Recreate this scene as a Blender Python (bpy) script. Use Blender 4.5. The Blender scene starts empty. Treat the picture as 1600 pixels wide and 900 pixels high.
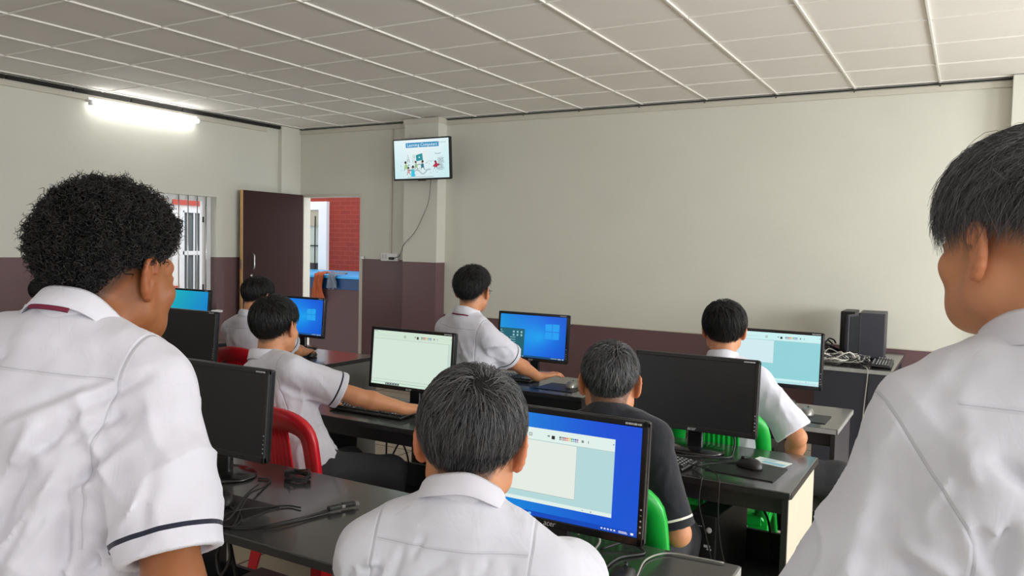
import bpy, bmesh, math, random
import numpy as np
from mathutils import Vector, Matrix

random.seed(7)
rng = np.random.default_rng(7)
SC = bpy.context.scene
COL = SC.collection
PI = math.pi

# ------------------------------------------------------------------ materials
def lin(c):
    c = c / 255.0
    return c / 12.92 if c <= 0.04045 else ((c + 0.055) / 1.055) ** 2.4

def rgb(r, g, b):
    return (lin(r), lin(g), lin(b), 1.0)

def mat(name, col, rough=0.5, metal=0.0, spec=0.5, noise=0.0, nscale=8.0, bump=0.0, bscale=60.0, coat=0.0, rvar=0.0):
    m = bpy.data.materials.new(name)
    m.use_nodes = True
    nt = m.node_tree
    b = nt.nodes['Principled BSDF']
    b.inputs['Base Color'].default_value = col
    b.inputs['Roughness'].default_value = rough
    b.inputs['Metallic'].default_value = metal
    b.inputs['Specular IOR Level'].default_value = spec
    b.inputs['Coat Weight'].default_value = coat
    b.inputs['Coat Roughness'].default_value = 0.08
    tc = nt.nodes.new('ShaderNodeTexCoord')
    if noise > 0 or rvar > 0:
        n = nt.nodes.new('ShaderNodeTexNoise')
        n.inputs['Scale'].default_value = nscale
        n.inputs['Detail'].default_value = 5
        nt.links.new(tc.outputs['Object'], n.inputs['Vector'])
        if noise > 0:
            mx = nt.nodes.new('ShaderNodeMix'); mx.data_type = 'RGBA'
            k = 1 - noise
            mx.inputs[6].default_value = (col[0] * k, col[1] * k, col[2] * k, 1)
            k = 1 + noise
            mx.inputs[7].default_value = (min(1, col[0] * k), min(1, col[1] * k), min(1, col[2] * k), 1)
            nt.links.new(n.outputs['Fac'], mx.inputs[0])
            nt.links.new(mx.outputs[2], b.inputs['Base Color'])
        if rvar > 0:
            mr = nt.nodes.new('ShaderNodeMapRange')
            mr.inputs[3].default_value = max(0, rough - rvar); mr.inputs[4].default_value = rough + rvar
            nt.links.new(n.outputs['Fac'], mr.inputs[0]); nt.links.new(mr.outputs[0], b.inputs['Roughness'])
    if bump > 0:
        n2 = nt.nodes.new('ShaderNodeTexNoise')
        n2.inputs['Scale'].default_value = bscale; n2.inputs['Detail'].default_value = 4
        bp = nt.nodes.new('ShaderNodeBump'); bp.inputs['Strength'].default_value = bump
        bp.inputs['Distance'].default_value = 0.01
        nt.links.new(tc.outputs['Object'], n2.inputs['Vector'])
        nt.links.new(n2.outputs['Fac'], bp.inputs['Height'])
        nt.links.new(bp.outputs['Normal'], b.inputs['Normal'])
    return m

def emat(name, col, strength):
    m = bpy.data.materials.new(name); m.use_nodes = True
    nt = m.node_tree; nt.nodes.clear()
    e = nt.nodes.new('ShaderNodeEmission'); o = nt.nodes.new('ShaderNodeOutputMaterial')
    e.inputs[0].default_value = col; e.inputs[1].default_value = strength
    nt.links.new(e.outputs[0], o.inputs[0])
    return m

def wall_mat(name, upper, lower, split_z, split_x=None, split_z2=None):
    """painted plaster: pale paint above a maroon dado, level changes at split_x"""
    m = bpy.data.materials.new(name); m.use_nodes = True
    nt = m.node_tree; L = nt.links.new
    b = nt.nodes['Principled BSDF']; b.inputs['Roughness'].default_value = 0.55
    g = nt.nodes.new('ShaderNodeTexCoord'); s = nt.nodes.new('ShaderNodeSeparateXYZ')
    L(g.outputs['Object'], s.inputs[0])
    n = nt.nodes.new('ShaderNodeTexNoise'); n.inputs['Scale'].default_value = 2.5; n.inputs['Detail'].default_value = 6
    L(g.outputs['Object'], n.inputs['Vector'])
    if split_x is None:
        zz = None
        lt = nt.nodes.new('ShaderNodeMath'); lt.operation = 'LESS_THAN'; lt.inputs[1].default_value = split_z
        L(s.outputs['Z'], lt.inputs[0])
    else:
        gx = nt.nodes.new('ShaderNodeMath'); gx.operation = 'GREATER_THAN'; gx.inputs[1].default_value = split_x
        L(s.outputs['X'], gx.inputs[0])
        mr = nt.nodes.new('ShaderNodeMapRange'); mr.inputs[3].default_value = split_z; mr.inputs[4].default_value = split_z2
        L(gx.outputs[0], mr.inputs[0])
        lt = nt.nodes.new('ShaderNodeMath'); lt.operation = 'LESS_THAN'
        L(s.outputs['Z'], lt.inputs[0]); L(mr.outputs[0], lt.inputs[1])
    def var(c):
        mx = nt.nodes.new('ShaderNodeMix'); mx.data_type = 'RGBA'
        mx.inputs[6].default_value = (c[0] * .95, c[1] * .95, c[2] * .94, 1)
        mx.inputs[7].default_value = (min(1, c[0] * 1.04), min(1, c[1] * 1.04), min(1, c[2] * 1.04), 1)
        L(n.outputs['Fac'], mx.inputs[0]); return mx
    a, c = var(upper), var(lower)
    mx = nt.nodes.new('ShaderNodeMix'); mx.data_type = 'RGBA'
    L(lt.outputs[0], mx.inputs[0]); L(a.outputs[2], mx.inputs[6]); L(c.outputs[2], mx.inputs[7])
    L(mx.outputs[2], b.inputs['Base Color'])
    mr2 = nt.nodes.new('ShaderNodeMapRange'); mr2.inputs[3].default_value = .7; mr2.inputs[4].default_value = .42
    L(lt.outputs[0], mr2.inputs[0]); L(mr2.outputs[0], b.inputs['Roughness'])
    n2 = nt.nodes.new('ShaderNodeTexNoise'); n2.inputs['Scale'].default_value = 25
    L(g.outputs['Object'], n2.inputs['Vector'])
    bp = nt.nodes.new('ShaderNodeBump'); bp.inputs['Strength'].default_value = .12; bp.inputs['Distance'].default_value = .01
    L(n2.outputs['Fac'], bp.inputs['Height']); L(bp.outputs['Normal'], b.inputs['Normal'])
    return m

def brick_mat(name, c1, c2, mortar, sx, scale=1.0, bw=.22, rh=.075, ms=.006, rough=.7, axes='xz', offset=.5):
    m = bpy.data.materials.new(name); m.use_nodes = True
    nt = m.node_tree; L = nt.links.new; b = nt.nodes['Principled BSDF']; b.inputs['Roughness'].default_value = rough
    g = nt.nodes.new('ShaderNodeTexCoord'); s = nt.nodes.new('ShaderNodeSeparateXYZ'); c = nt.nodes.new('ShaderNodeCombineXYZ')
    L(g.outputs['Object'], s.inputs[0])
    L(s.outputs[axes[0].upper()], c.inputs[0]); L(s.outputs[axes[1].upper()], c.inputs[1])
    t = nt.nodes.new('ShaderNodeTexBrick')
    t.offset = offset
    t.inputs['Color1'].default_value = c1; t.inputs['Color2'].default_value = c2; t.inputs['Mortar'].default_value = mortar
    t.inputs['Scale'].default_value = scale; t.inputs['Brick Width'].default_value = bw; t.inputs['Row Height'].default_value = rh
    t.inputs['Mortar Size'].default_value = ms
    L(c.outputs[0], t.inputs['Vector']); L(t.outputs['Color'], b.inputs['Base Color'])
    return m

M = {}
M['floor'] = brick_mat('floor_tile', rgb(196, 184, 164), rgb(188, 177, 158), rgb(96, 88, 78), 1, bw=.6, rh=.6, ms=.006, rough=.25, axes='xy', offset=0)
WALLC = rgb(215, 214, 203); DADO = rgb(110, 83, 85)
M['wall_left'] = wall_mat('paint_left', WALLC, DADO, 1.375)
M['wall_front'] = wall_mat('paint_front', WALLC, DADO, 1.385, -4.935, .815)
M['wall_plain'] = wall_mat('paint_plain', WALLC, DADO, 1.375)
M['ceil'] = mat('ceiling_board', rgb(236, 232, 226), .8, noise=.05, nscale=1.2, spec=.2)
M['tbar'] = mat('white_grid_bar', rgb(232, 229, 222), .4, noise=.03)
M['trim'] = mat('cream_trim', rgb(205, 200, 186), .5, noise=.04)
M['gap'] = mat('dark_gap', rgb(30, 27, 24), .8, noise=.2)
M['white'] = mat('white_paint', rgb(232, 232, 232), .4, noise=.03)
M['whitewall_out'] = mat('white_render', rgb(226, 224, 222), .7, noise=.03)
M['redband'] = mat('red_oxide', rgb(196, 84, 70), .6, noise=.1)
M['brick'] = brick_mat('red_brick', rgb(142, 42, 25), rgb(132, 38, 23), rgb(152, 58, 40), 1)
M['door'] = mat('dark_brown_laminate', rgb(56, 33, 31), .7, spec=.25, noise=.12, nscale=3)
M['pale_wood'] = mat('pale_wood_edge', rgb(205, 160, 105), .5, noise=.15, nscale=30)
M['steel'] = mat('brushed_steel', rgb(190, 190, 188), .3, metal=.9, rvar=.1, nscale=40)
M['glass_dark'] = mat('dim_glass', rgb(110, 118, 120), .08, noise=.1)
M['blue_top'] = mat('blue_paint', rgb(40, 158, 222), .35, noise=.06)
M['blue_edge'] = mat('dark_blue_paint', rgb(14, 58, 98), .4, noise=.06)
M['maroon_out'] = mat('maroon_paint', rgb(72, 46, 46), .5, noise=.08)
M['orange_cloth'] = mat('orange_cloth', rgb(158, 76, 38), .9, noise=.12, nscale=20, bump=.3)
M['grey_cloth'] = mat('grey_cloth', rgb(112, 120, 132), .9, noise=.12, nscale=20, bump=.3)
M['blind'] = mat('beige_blind', rgb(176, 168, 146), .8, noise=.05)
M['desk'] = mat('black_laminate', rgb(56, 56, 55), .2, noise=.2, nscale=12, rvar=.04, spec=.8, coat=.3)
M['desk_body'] = mat('black_board', rgb(30, 29, 31), .45, noise=.15)
M['desk_navy'] = mat('charcoal_board', rgb(46, 47, 55), .45, noise=.1)
M['desk_grey'] = mat('grey_board', rgb(92, 92, 90), .5, noise=.1)
M['desk_cream'] = mat('unpainted_board', rgb(196, 188, 168), .6, noise=.06, nscale=6)
M['desk_edge'] = mat('worn_edge_band', rgb(150, 150, 148), .4, noise=.25, nscale=30)
M['plastic'] = mat('black_plastic', rgb(30, 30, 31), .42, noise=.1, bump=.06, bscale=300)
M['plastic_gloss'] = mat('gloss_black_plastic', rgb(24, 24, 26), .2, noise=.1)
M['screen_off'] = mat('dark_matte_panel', rgb(33, 34, 36), .38, noise=.03, spec=.45)
M['lightgrey'] = mat('printed_grey', rgb(200, 200, 202), .4, noise=.02)
M['keycap'] = mat('keycap', rgb(40, 41, 44), .5, noise=.1)
M['keyprint'] = mat('key_letter_print', rgb(214, 218, 220), .5, noise=.02)
M['silver'] = mat('silver_plastic', rgb(140, 138, 132), .3, metal=.5, noise=.05)
M['cable'] = mat('black_cable', rgb(28, 28, 30), .5, noise=.1)
M['cable_grey'] = mat('grey_cable', rgb(150, 148, 142), .5, noise=.1)
M['cable_white'] = mat('white_plug', rgb(222, 220, 212), .45, noise=.05)
M['red_chair'] = mat('red_plastic', rgb(196, 18, 34), .35, noise=.06, spec=.5)
M['green_chair'] = mat('green_plastic', rgb(16, 178, 60), .35, noise=.06, spec=.5)
M['paper'] = mat('white_paper', rgb(228, 234, 234), .6, noise=.02)
M['paper_blue'] = mat('blue_print', rgb(140, 196, 214), .6, noise=.05)
M['tower'] = mat('black_case', rgb(34, 34, 36), .45, noise=.12)
M['tower_navy'] = mat('navy_grey_case', rgb(52, 53, 62), .5, noise=.08)
M['trousers'] = mat('black_trousers', rgb(40, 41, 45), .85, noise=.12, nscale=14, bump=.25, bscale=40)
M['shoe'] = mat('black_shoe', rgb(26, 25, 25), .35, noise=.1)
M['eye'] = mat('eye_white', rgb(220, 216, 210), .2, noise=.02)
M['iris'] = mat('dark_iris', rgb(36, 24, 18), .15, noise=.1)
M['steel_dark'] = mat('dark_metal', rgb(60, 60, 64), .3, metal=.8, noise=.05)
M['lens'] = mat('clear_lens', rgb(235, 238, 240), .03, noise=.01)
M['lens'].node_tree.nodes['Principled BSDF'].inputs['Transmission Weight'].default_value = .95
M['tube'] = emat('lit_tube', (1, 1, .97, 1), 14)

def attr_emission(name):
    m = bpy.data.materials.new(name); m.use_nodes = True
    nt = m.node_tree; b = nt.nodes['Principled BSDF']
    a = nt.nodes.new('ShaderNodeAttribute'); a.attribute_name = 'Col'
    b.inputs['Base Color'].default_value = (.01, .01, .01, 1); b.inputs['Roughness'].default_value = .35
    nt.links.new(a.outputs['Color'], b.inputs['Emission Color']); b.inputs['Emission Strength'].default_value = 1.0
    return m
M['screen'] = attr_emission('lit_screen')

def cloth_mat(name, base, line, piping=True):
    """shirt cotton; crisp stripe and seams read from mesh attributes"""
    m = bpy.data.materials.new(name); m.use_nodes = True
    nt = m.node_tree; L = nt.links.new; b = nt.nodes['Principled BSDF']
    b.inputs['Roughness'].default_value = .85; b.inputs['Specular IOR Level'].default_value = .25
    b.inputs['Sheen Weight'].default_value = .15
    tc = nt.nodes.new('ShaderNodeTexCoord')
    def A(n):
        a = nt.nodes.new('ShaderNodeAttribute'); a.attribute_name = n; return a.outputs['Fac']
    def math_(op, x, y):
        q = nt.nodes.new('ShaderNodeMath'); q.operation = op
        for i, v in enumerate((x, y)):
            if v is None: continue
            if isinstance(v, (int, float)): q.inputs[i].default_value = v
            else: L(v, q.inputs[i])
        return q.outputs[0]
    stripe = math_('LESS_THAN', math_('ABSOLUTE', A('stripe'), None), .0035)
    seamd = math_('MINIMUM', math_('ABSOLUTE', A('seam'), None), math_('ABSOLUTE', A('seam2'), None))
    seam = math_('LESS_THAN', seamd, .0008)
    n1 = nt.nodes.new('ShaderNodeTexNoise'); n1.inputs['Scale'].default_value = 7; n1.inputs['Detail'].default_value = 3
    L(tc.outputs['Object'], n1.inputs['Vector'])
    m0 = nt.nodes.new('ShaderNodeMix'); m0.data_type = 'RGBA'
    m0.inputs[6].default_value = (base[0] * .97, base[1] * .97, base[2] * .98, 1); m0.inputs[7].default_value = base
    L(n1.outputs['Fac'], m0.inputs[0])
    m1 = nt.nodes.new('ShaderNodeMix'); m1.data_type = 'RGBA'
    m1.inputs[7].default_value = (base[0] * .80, base[1] * .80, base[2] * .82, 1)
    L(seam, m1.inputs[0]); L(m0.outputs[2], m1.inputs[6])
    last = m1
    if piping:
        m2 = nt.nodes.new('ShaderNodeMix'); m2.data_type = 'RGBA'
        m2.inputs[7].default_value = line
        L(stripe, m2.inputs[0]); L(m1.outputs[2], m2.inputs[6]); last = m2
    L(last.outputs[2], b.inputs['Base Color'])
    mp = nt.nodes.new('ShaderNodeMapping'); mp.inputs['Scale'].default_value = (1, 1, .45); mp.inputs['Rotation'].default_value = (.3, .5, .2)
    L(tc.outputs['Object'], mp.inputs['Vector'])
    n2 = nt.nodes.new('ShaderNodeTexNoise'); n2.inputs['Scale'].default_value = 26; n2.inputs['Detail'].default_value = 4; n2.inputs['Distortion'].default_value = .8
    L(mp.outputs[0], n2.inputs['Vector'])
    bp = nt.nodes.new('ShaderNodeBump'); bp.inputs['Strength'].default_value = .22; bp.inputs['Distance'].default_value = .012
    L(n2.outputs['Fac'], bp.inputs['Height'])
    sm = math_('SUBTRACT', 1.0, math_('MINIMUM', math_('DIVIDE', seamd, .004), 1.0))
    bp2 = nt.nodes.new('ShaderNodeBump'); bp2.inputs['Strength'].default_value = .5; bp2.inputs['Distance'].default_value = .004; bp2.invert = True
    L(sm, bp2.inputs['Height']); L(bp.outputs['Normal'], bp2.inputs['Normal'])
    L(bp2.outputs['Normal'], b.inputs['Normal'])
    return m
NAVY = rgb(34, 36, 52)
M['shirt'] = cloth_mat('white_cotton', rgb(209, 207, 216), NAVY)
M['shirt_plain'] = cloth_mat('plain_white_cotton', rgb(210, 210, 219), NAVY, False)
M['sweater'] = cloth_mat('black_knit', rgb(33, 34, 40), rgb(225, 222, 205))
M['maroon_lining'] = mat('maroon_lining', rgb(110, 20, 52), .8, noise=.06)
M['collar'] = mat('collar_cotton', rgb(210, 208, 217), .85, noise=.03, bump=.1, bscale=90, spec=.25)

def skin_mat(name, col, dark):
    m = bpy.data.materials.new(name); m.use_nodes = True
    nt = m.node_tree; L = nt.links.new; b = nt.nodes['Principled BSDF']
    b.inputs['Roughness'].default_value = .5; b.inputs['Specular IOR Level'].default_value = .35
    b.inputs['Subsurface Weight'].default_value = .12
    b.inputs['Subsurface Radius'].default_value = (1, .35, .15); b.inputs['Subsurface Scale'].default_value = .006
    tc = nt.nodes.new('ShaderNodeTexCoord')
    n = nt.nodes.new('ShaderNodeTexNoise'); n.inputs['Scale'].default_value = 22; n.inputs['Detail'].default_value = 5
    L(tc.outputs['Object'], n.inputs['Vector'])
    mx = nt.nodes.new('ShaderNodeMix'); mx.data_type = 'RGBA'
    mx.inputs[6].default_value = (col[0] * .88, col[1] * .84, col[2] * .82, 1); mx.inputs[7].default_value = (col[0] * 1.06, col[1] * 1.06, col[2] * 1.06, 1)
    L(n.outputs['Fac'], mx.inputs[0])
    # red flush of the ears / knuckles, and cropped hair stubble, both from mesh attributes
    ae = nt.nodes.new('ShaderNodeAttribute'); ae.attribute_name = 'flush'
    m2 = nt.nodes.new('ShaderNodeMix'); m2.data_type = 'RGBA'; m2.inputs[7].default_value = (col[0] * 1.05, col[1] * .68, col[2] * .6, 1)
    L(ae.outputs['Fac'], m2.inputs[0]); L(mx.outputs[2], m2.inputs[6])
    a = nt.nodes.new('ShaderNodeAttribute'); a.attribute_name = 'stubble'
    n3 = nt.nodes.new('ShaderNodeTexNoise'); n3.inputs['Scale'].default_value = 500; n3.inputs['Detail'].default_value = 2
    L(tc.outputs['Object'], n3.inputs['Vector'])
    ad = nt.nodes.new('ShaderNodeMath'); ad.operation = 'MULTIPLY_ADD'; ad.inputs[1].default_value = 1.1; ad.inputs[2].default_value = .35
    L(n3.outputs['Fac'], ad.inputs[0])
    mu = nt.nodes.new('ShaderNodeMath'); mu.operation = 'MULTIPLY'; mu.use_clamp = True
    L(a.outputs['Fac'], mu.inputs[0]); L(ad.outputs[0], mu.inputs[1])
    m3 = nt.nodes.new('ShaderNodeMix'); m3.data_type = 'RGBA'; m3.inputs[7].default_value = dark
    L(mu.outputs[0], m3.inputs[0]); L(m2.outputs[2], m3.inputs[6])
    L(m3.outputs[2], b.inputs['Base Color'])
    bp = nt.nodes.new('ShaderNodeBump'); bp.inputs['Strength'].default_value = .06; bp.inputs['Distance'].default_value = .003
    n4 = nt.nodes.new('ShaderNodeTexNoise'); n4.inputs['Scale'].default_value = 180
    L(tc.outputs['Object'], n4.inputs['Vector']); L(n4.outputs['Fac'], bp.inputs['Height']); L(bp.outputs['Normal'], b.inputs['Normal'])
    return m
HAIRK = (.012, .011, .011, 1)
M['skin_tan'] = skin_mat('tan_skin', rgb(198, 138, 100), (.022, .019, .018, 1))
M['skin_brown'] = skin_mat('brown_skin', rgb(146, 90, 53), (.022, .019, .018, 1))
def hair_mat(name, c, rough=.42, spec=.5):
    """each strand its own depth of colour, read from the mesh attribute rnd"""
    m = mat(name, c, rough, spec=spec); nt = m.node_tree; b = nt.nodes['Principled BSDF']
    a = nt.nodes.new('ShaderNodeAttribute'); a.attribute_name = 'rnd'
    p = nt.nodes.new('ShaderNodeMath'); p.operation = 'POWER'; p.inputs[1].default_value = 2.2
    mx = nt.nodes.new('ShaderNodeMix'); mx.data_type = 'RGBA'
    mx.inputs[6].default_value = (c[0] * .4, c[1] * .4, c[2] * .4, 1); mx.inputs[7].default_value = (c[0] * 2.6, c[1] * 2.6, c[2] * 2.6, 1)
    nt.links.new(a.outputs['Fac'], p.inputs[0]); nt.links.new(p.outputs[0], mx.inputs[0]); nt.links.new(mx.outputs[2], b.inputs['Base Color'])
    return m
M['hair_black'] = hair_mat('black_hair', (.010, .0095, .010, 1), .42, .5)
M['hair_grey'] = hair_mat('charcoal_hair', (.085, .084, .088, 1), .36, .6)
M['hair_curl'] = hair_mat('curly_hair', (.010, .009, .009, 1), .5, .4)
M['scalp'] = mat('dark_scalp', (.012, .011, .011, 1), .8, noise=.3, spec=.15)

# ------------------------------------------------------------------ mesh helpers
def link(name, me, parent=None, mats=()):
    o = bpy.data.objects.new(name, me); COL.objects.link(o)
    for m in mats: me.materials.append(m)
    if parent is not None: o.parent = parent
    return o

def tag(o, label=None, cat=None, group=None, kind=None):
    if label: o['label'] = label
    if cat: o['category'] = cat
    if group: o['group'] = group
    if kind: o['kind'] = kind
    return o

def thing(name, label, cat, loc=(0, 0, 0), rz=0, group=None):
    o = bpy.data.objects.new(name, None); COL.objects.link(o)
    o.location = loc; o.rotation_euler = (0, 0, rz); o.empty_display_size = .05
    return tag(o, label, cat, group)

def np_mesh(name, V, F, smooth=True, matidx=None):
    """V (n,3); F (m,k) one polygon size"""
    me = bpy.data.meshes.new(name)
    V = np.asarray(V, np.float32); F = np.asarray(F, np.int32)
    n, k = F.shape
    me.vertices.add(len(V)); me.vertices.foreach_set('co', V.ravel())
    me.loops.add(n * k); me.loops.foreach_set('vertex_index', F.ravel())
    me.polygons.add(n); me.polygons.foreach_set('loop_start', np.arange(0, n * k, k, dtype=np.int32))
    me.polygons.foreach_set('loop_total', np.full(n, k, np.int32))
    if smooth: me.polygons.foreach_set('use_smooth', np.ones(n, bool))
    if matidx is not None: me.polygons.foreach_set('material_index', np.asarray(matidx, np.int32))
    me.update(calc_edges=True)
    return me

def set_attr(me, name, vals):
    a = me.attributes.new(name, 'FLOAT', 'POINT'); a.data.foreach_set('value', np.asarray(vals, np.float32))

class MB:
    """collects primitive shapes into one mesh"""
    def __init__(self): self.v = []; self.f = []; self.m = []; self.s = []
    def add(self, V, F, m=0, smooth=False):
        b = len(self.v); self.v.extend([tuple(p) for p in V])
        for q in F: self.f.append(tuple(b + i for i in q)); self.m.append(m); self.s.append(smooth)
    def bm(self, bm, m=0, smooth=False):
        bm.verts.ensure_lookup_table(); bm.verts.index_update()
        self.add([v.co[:] for v in bm.verts], [[v.index for v in f.verts] for f in bm.faces], m, smooth); bm.free()
    def box(self, c, s, m=0, bev=0.0, R=None, seg=2, T=None):
        bm = bmesh.new(); bmesh.ops.create_cube(bm, size=1)
        for v in bm.verts: v.co = Vector((v.co.x * s[0], v.co.y * s[1], v.co.z * s[2]))
        if bev > 0: bmesh.ops.bevel(bm, geom=list(bm.edges), offset=min(bev, min(s) * .49), segments=seg, affect='EDGES', profile=.5)
        mt = Matrix.Translation(Vector(c))
        if R is not None: mt = mt @ R.to_4x4()
        if T is not None: mt = T @ mt
        bmesh.ops.transform(bm, matrix=mt, verts=bm.verts)
        self.bm(bm, m, False)
        return self
    def tube(self, pts, r, m=0, n=8, cap=True, r1=None):
        P = [Vector(p) for p in pts]; k = len(P); V = []; F = []
        up = Vector((0, 0, 1)); nrm = None
        for i in range(k):
            t = (P[min(i + 1, k - 1)] - P[max(i - 1, 0)]).normalized()
            if nrm is None:
                a = up if abs(t.z) < .9 else Vector((1, 0, 0)); nrm = (a - t * a.dot(t)).normalized()
            else:
                nrm = (nrm - t * nrm.dot(t)).normalized()
            bn = t.cross(nrm)
            rr = r if r1 is None else r + (r1 - r) * i / (k - 1)
            for j in range(n):
                a = 2 * PI * j / n; V.append(P[i] + (nrm * math.cos(a) + bn * math.sin(a)) * rr)
        for i in range(k - 1):
            for j in range(n):
                F.append((i * n + j, i * n + (j + 1) % n, (i + 1) * n + (j + 1) % n, (i + 1) * n + j))
        if cap: F.append(tuple(range(n))[::-1]); F.append(tuple((k - 1) * n + j for j in range(n)))
        self.add(V, F, m, True); return self
    def lathe(self, prof, c=(0, 0, 0), m=0, n=24, sx=1, sy=1, smooth=True):
        V = []; F = []
        for r, z in prof:
            for j in range(n):
                a = 2 * PI * j / n; V.append((c[0] + r * math.cos(a) * sx, c[1] + r * math.sin(a) * sy, c[2] + z))
        for i in range(len(prof) - 1):
            for j in range(n):
                F.append((i * n + j, i * n + (j + 1) % n, (i + 1) * n + (j + 1) % n, (i + 1) * n + j))
        F.append(tuple(range(n))[::-1]); F.append(tuple((len(prof) - 1) * n + j for j in range(n)))
        self.add(V, F, m, smooth); return self
    def prism(self, poly, z0, z1, m=0, T=None):
        """closed polygon (x,y) extruded in z"""
        n = len(poly); V = [(x, y, z0) for x, y in poly] + [(x, y, z1) for x, y in poly]
        if T is not None: V = [tuple(T @ Vector(v)) for v in V]
        F = [tuple(range(n))[::-1], tuple(range(n, 2 * n))] + [(i, (i + 1) % n, n + (i + 1) % n, n + i) for i in range(n)]
        self.add(V, F, m); return self
    def build(self, name, mats, parent=None, loc=None):
        me = bpy.data.meshes.new(name); me.from_pydata(self.v, [], self.f)
        me.polygons.foreach_set('material_index', self.m); me.polygons.foreach_set('use_smooth', self.s); me.update()
        if not isinstance(mats, (list, tuple)): mats = [mats]
        o = link(name, me, parent, mats)
        if loc is not None: o.location = loc
        return o

def spline(pts, n=8):
    """Catmull-Rom through pts"""
    P = [Vector(p) for p in pts]; P = [P[0] * 2 - P[1]] + P + [P[-1] * 2 - P[-2]]; out = []
    for i in range(1, len(P) - 2):
        for j in range(n):
            t = j / n; a, b, c, d = P[i - 1], P[i], P[i + 1], P[i + 2]
            out.append(.5 * ((2 * b) + (c - a) * t + (2 * a - 5 * b + 4 * c - d) * t * t + (3 * b - a - 3 * c + d) * t ** 3))
    out.append(P[-2]); return out

def text_geo(s, size, shear=0.0, res=2, spacing=1.0):
    cu = bpy.data.curves.new('lettering', 'FONT'); cu.body = s; cu.size = size; cu.align_x = 'CENTER'; cu.align_y = 'CENTER'
    cu.resolution_u = res; cu.shear = shear; cu.space_character = spacing
    o = bpy.data.objects.new('lettering', cu); COL.objects.link(o)
    dg = bpy.context.evaluated_depsgraph_get(); ev = o.evaluated_get(dg); me = ev.to_mesh()
    V = [v.co[:] for v in me.vertices]; F = [tuple(p.vertices) for p in me.polygons]
    ev.to_mesh_clear(); bpy.data.objects.remove(o); bpy.data.curves.remove(cu)
    return V, F

# copies: a thing, its parts and their sub-parts
def copy_tree(o, parent=None):
    c = o.copy(); COL.objects.link(c)
    if parent is not None: c.parent = parent
    for ch in list(o.children): copy_tree(ch, c)
    return c
CAMR = [[0.866148, 0.046157, -0.497651], [0.499261, -0.034215, 0.865776], [0.022935, -0.998348, -0.05268]]
# ------------------------------------------------------------------ the setting
H_CEIL = 2.92; XL = -7.13; YF = 7.1; XR = 3.6; YB = -2.6
def struct(o): o['kind'] = 'structure'; return o

mb = MB(); mb.box(((XL + XR) / 2, (YB + YF) / 2, -.05), (XR - XL + .4, YF - YB + .4, .1)); struct(mb.build('floor', M['floor']))
# ceiling: boards and the slim white bars of the grid
mb = MB(); mb.box(((XL + XR) / 2, (YB + YF) / 2, H_CEIL + .03), (XR - XL + .4, YF - YB + .4, .05))
x = -.262 - .6135 * 11
while x < XR:
    if x > XL + .02: mb.box((x, (YB + YF) / 2, H_CEIL), (.012, YF - YB, .012), 1)
    x += .6135
y = 4.565 - .6135 * 11
while y < YF - .05:
    mb.box(((XL + XR) / 2, y, H_CEIL + .002), (XR - XL, .008, .012), 1); y += .6135
struct(mb.build('ceiling', [M['ceil'], M['tbar']]))

def wall_x(name, x0, x1, ya, yb, holes, m):
    """wall in the YZ plane with rectangular holes (y0,y1,z0,z1)"""
    mb = MB(); ys = sorted({ya, yb} | {h[0] for h in holes} | {h[1] for h in holes})
    for a, b in zip(ys, ys[1:]):
        segs = [(0, H_CEIL + .05)]
        for h in holes:
            if h[0] <= a + 1e-6 and h[1] >= b - 1e-6:
                segs = [(0, h[2]), (h[3], H_CEIL + .05)]
        for z0, z1 in segs:
            if z1 > z0: mb.box(((x0 + x1) / 2, (a + b) / 2, (z0 + z1) / 2), (x1 - x0, b - a, z1 - z0))
    return struct(mb.build(name, m))
def wall_y(name, y0, y1, xa, xb, holes, m):
    mb = MB(); xs = sorted({xa, xb} | {h[0] for h in holes} | {h[1] for h in holes})
    for a, b in zip(xs, xs[1:]):
        segs = [(0, H_CEIL + .05)]
        for h in holes:
            if h[0] <= a + 1e-6 and h[1] >= b - 1e-6: segs = [(0, h[2]), (h[3], H_CEIL + .05)]
        for z0, z1 in segs:
            if z1 > z0: mb.box(((a + b) / 2, (y0 + y1) / 2, (z0 + z1) / 2), (b - a, y1 - y0, z1 - z0))
    return struct(mb.build(name, m))

WIN = (4.09, 5.91, .80, 2.03); DOOR = (-7.045, -6.085, 0, 2.14)
wall_x('wall_left', XL - .18, XL, YB, YF, [WIN], M['wall_left'])
wall_y('wall_front', YF, YF + .10, XL - .18, XR + .18, [DOOR], M['wall_front'])
RWIN = [(-1.6, 0.2, .9, 2.3), (1.2, 3.0, .9, 2.3), (4.0, 5.8, .9, 2.3)]
BWIN = [(-5.6, -3.4, .9, 2.3), (-2.2, 0.0, .9, 2.3), (1.2, 3.0, .9, 2.3)]
wall_x('wall_right', XR, XR + .18, YB, YF, RWIN, M['wall_plain'])
wall_y('wall_back', YB - .18, YB, XL - .18, XR + .18, BWIN, M['wall_plain'])
# pillars
mb = MB(); mb.box((-5.155, YF - .08, H_CEIL / 2), (.45, .16, H_CEIL), 0, .004)
mb.box((-5.155, YF - .08, H_CEIL - .035), (.47, .18, .05), 1); struct(mb.build('trim_1', [M['wall_left'], M['trim']]))
mb = MB(); mb.box((XL + .03, YF - .155, H_CEIL / 2), (.06, .31, H_CEIL), 0, .004); struct(mb.build('trim_2', M['wall_left']))
mb = MB(); mb.box((.45, YF - .06, H_CEIL / 2), (.46, .12, H_CEIL), 0, .004); struct(mb.build('trim_3', M['wall_front']))
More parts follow.
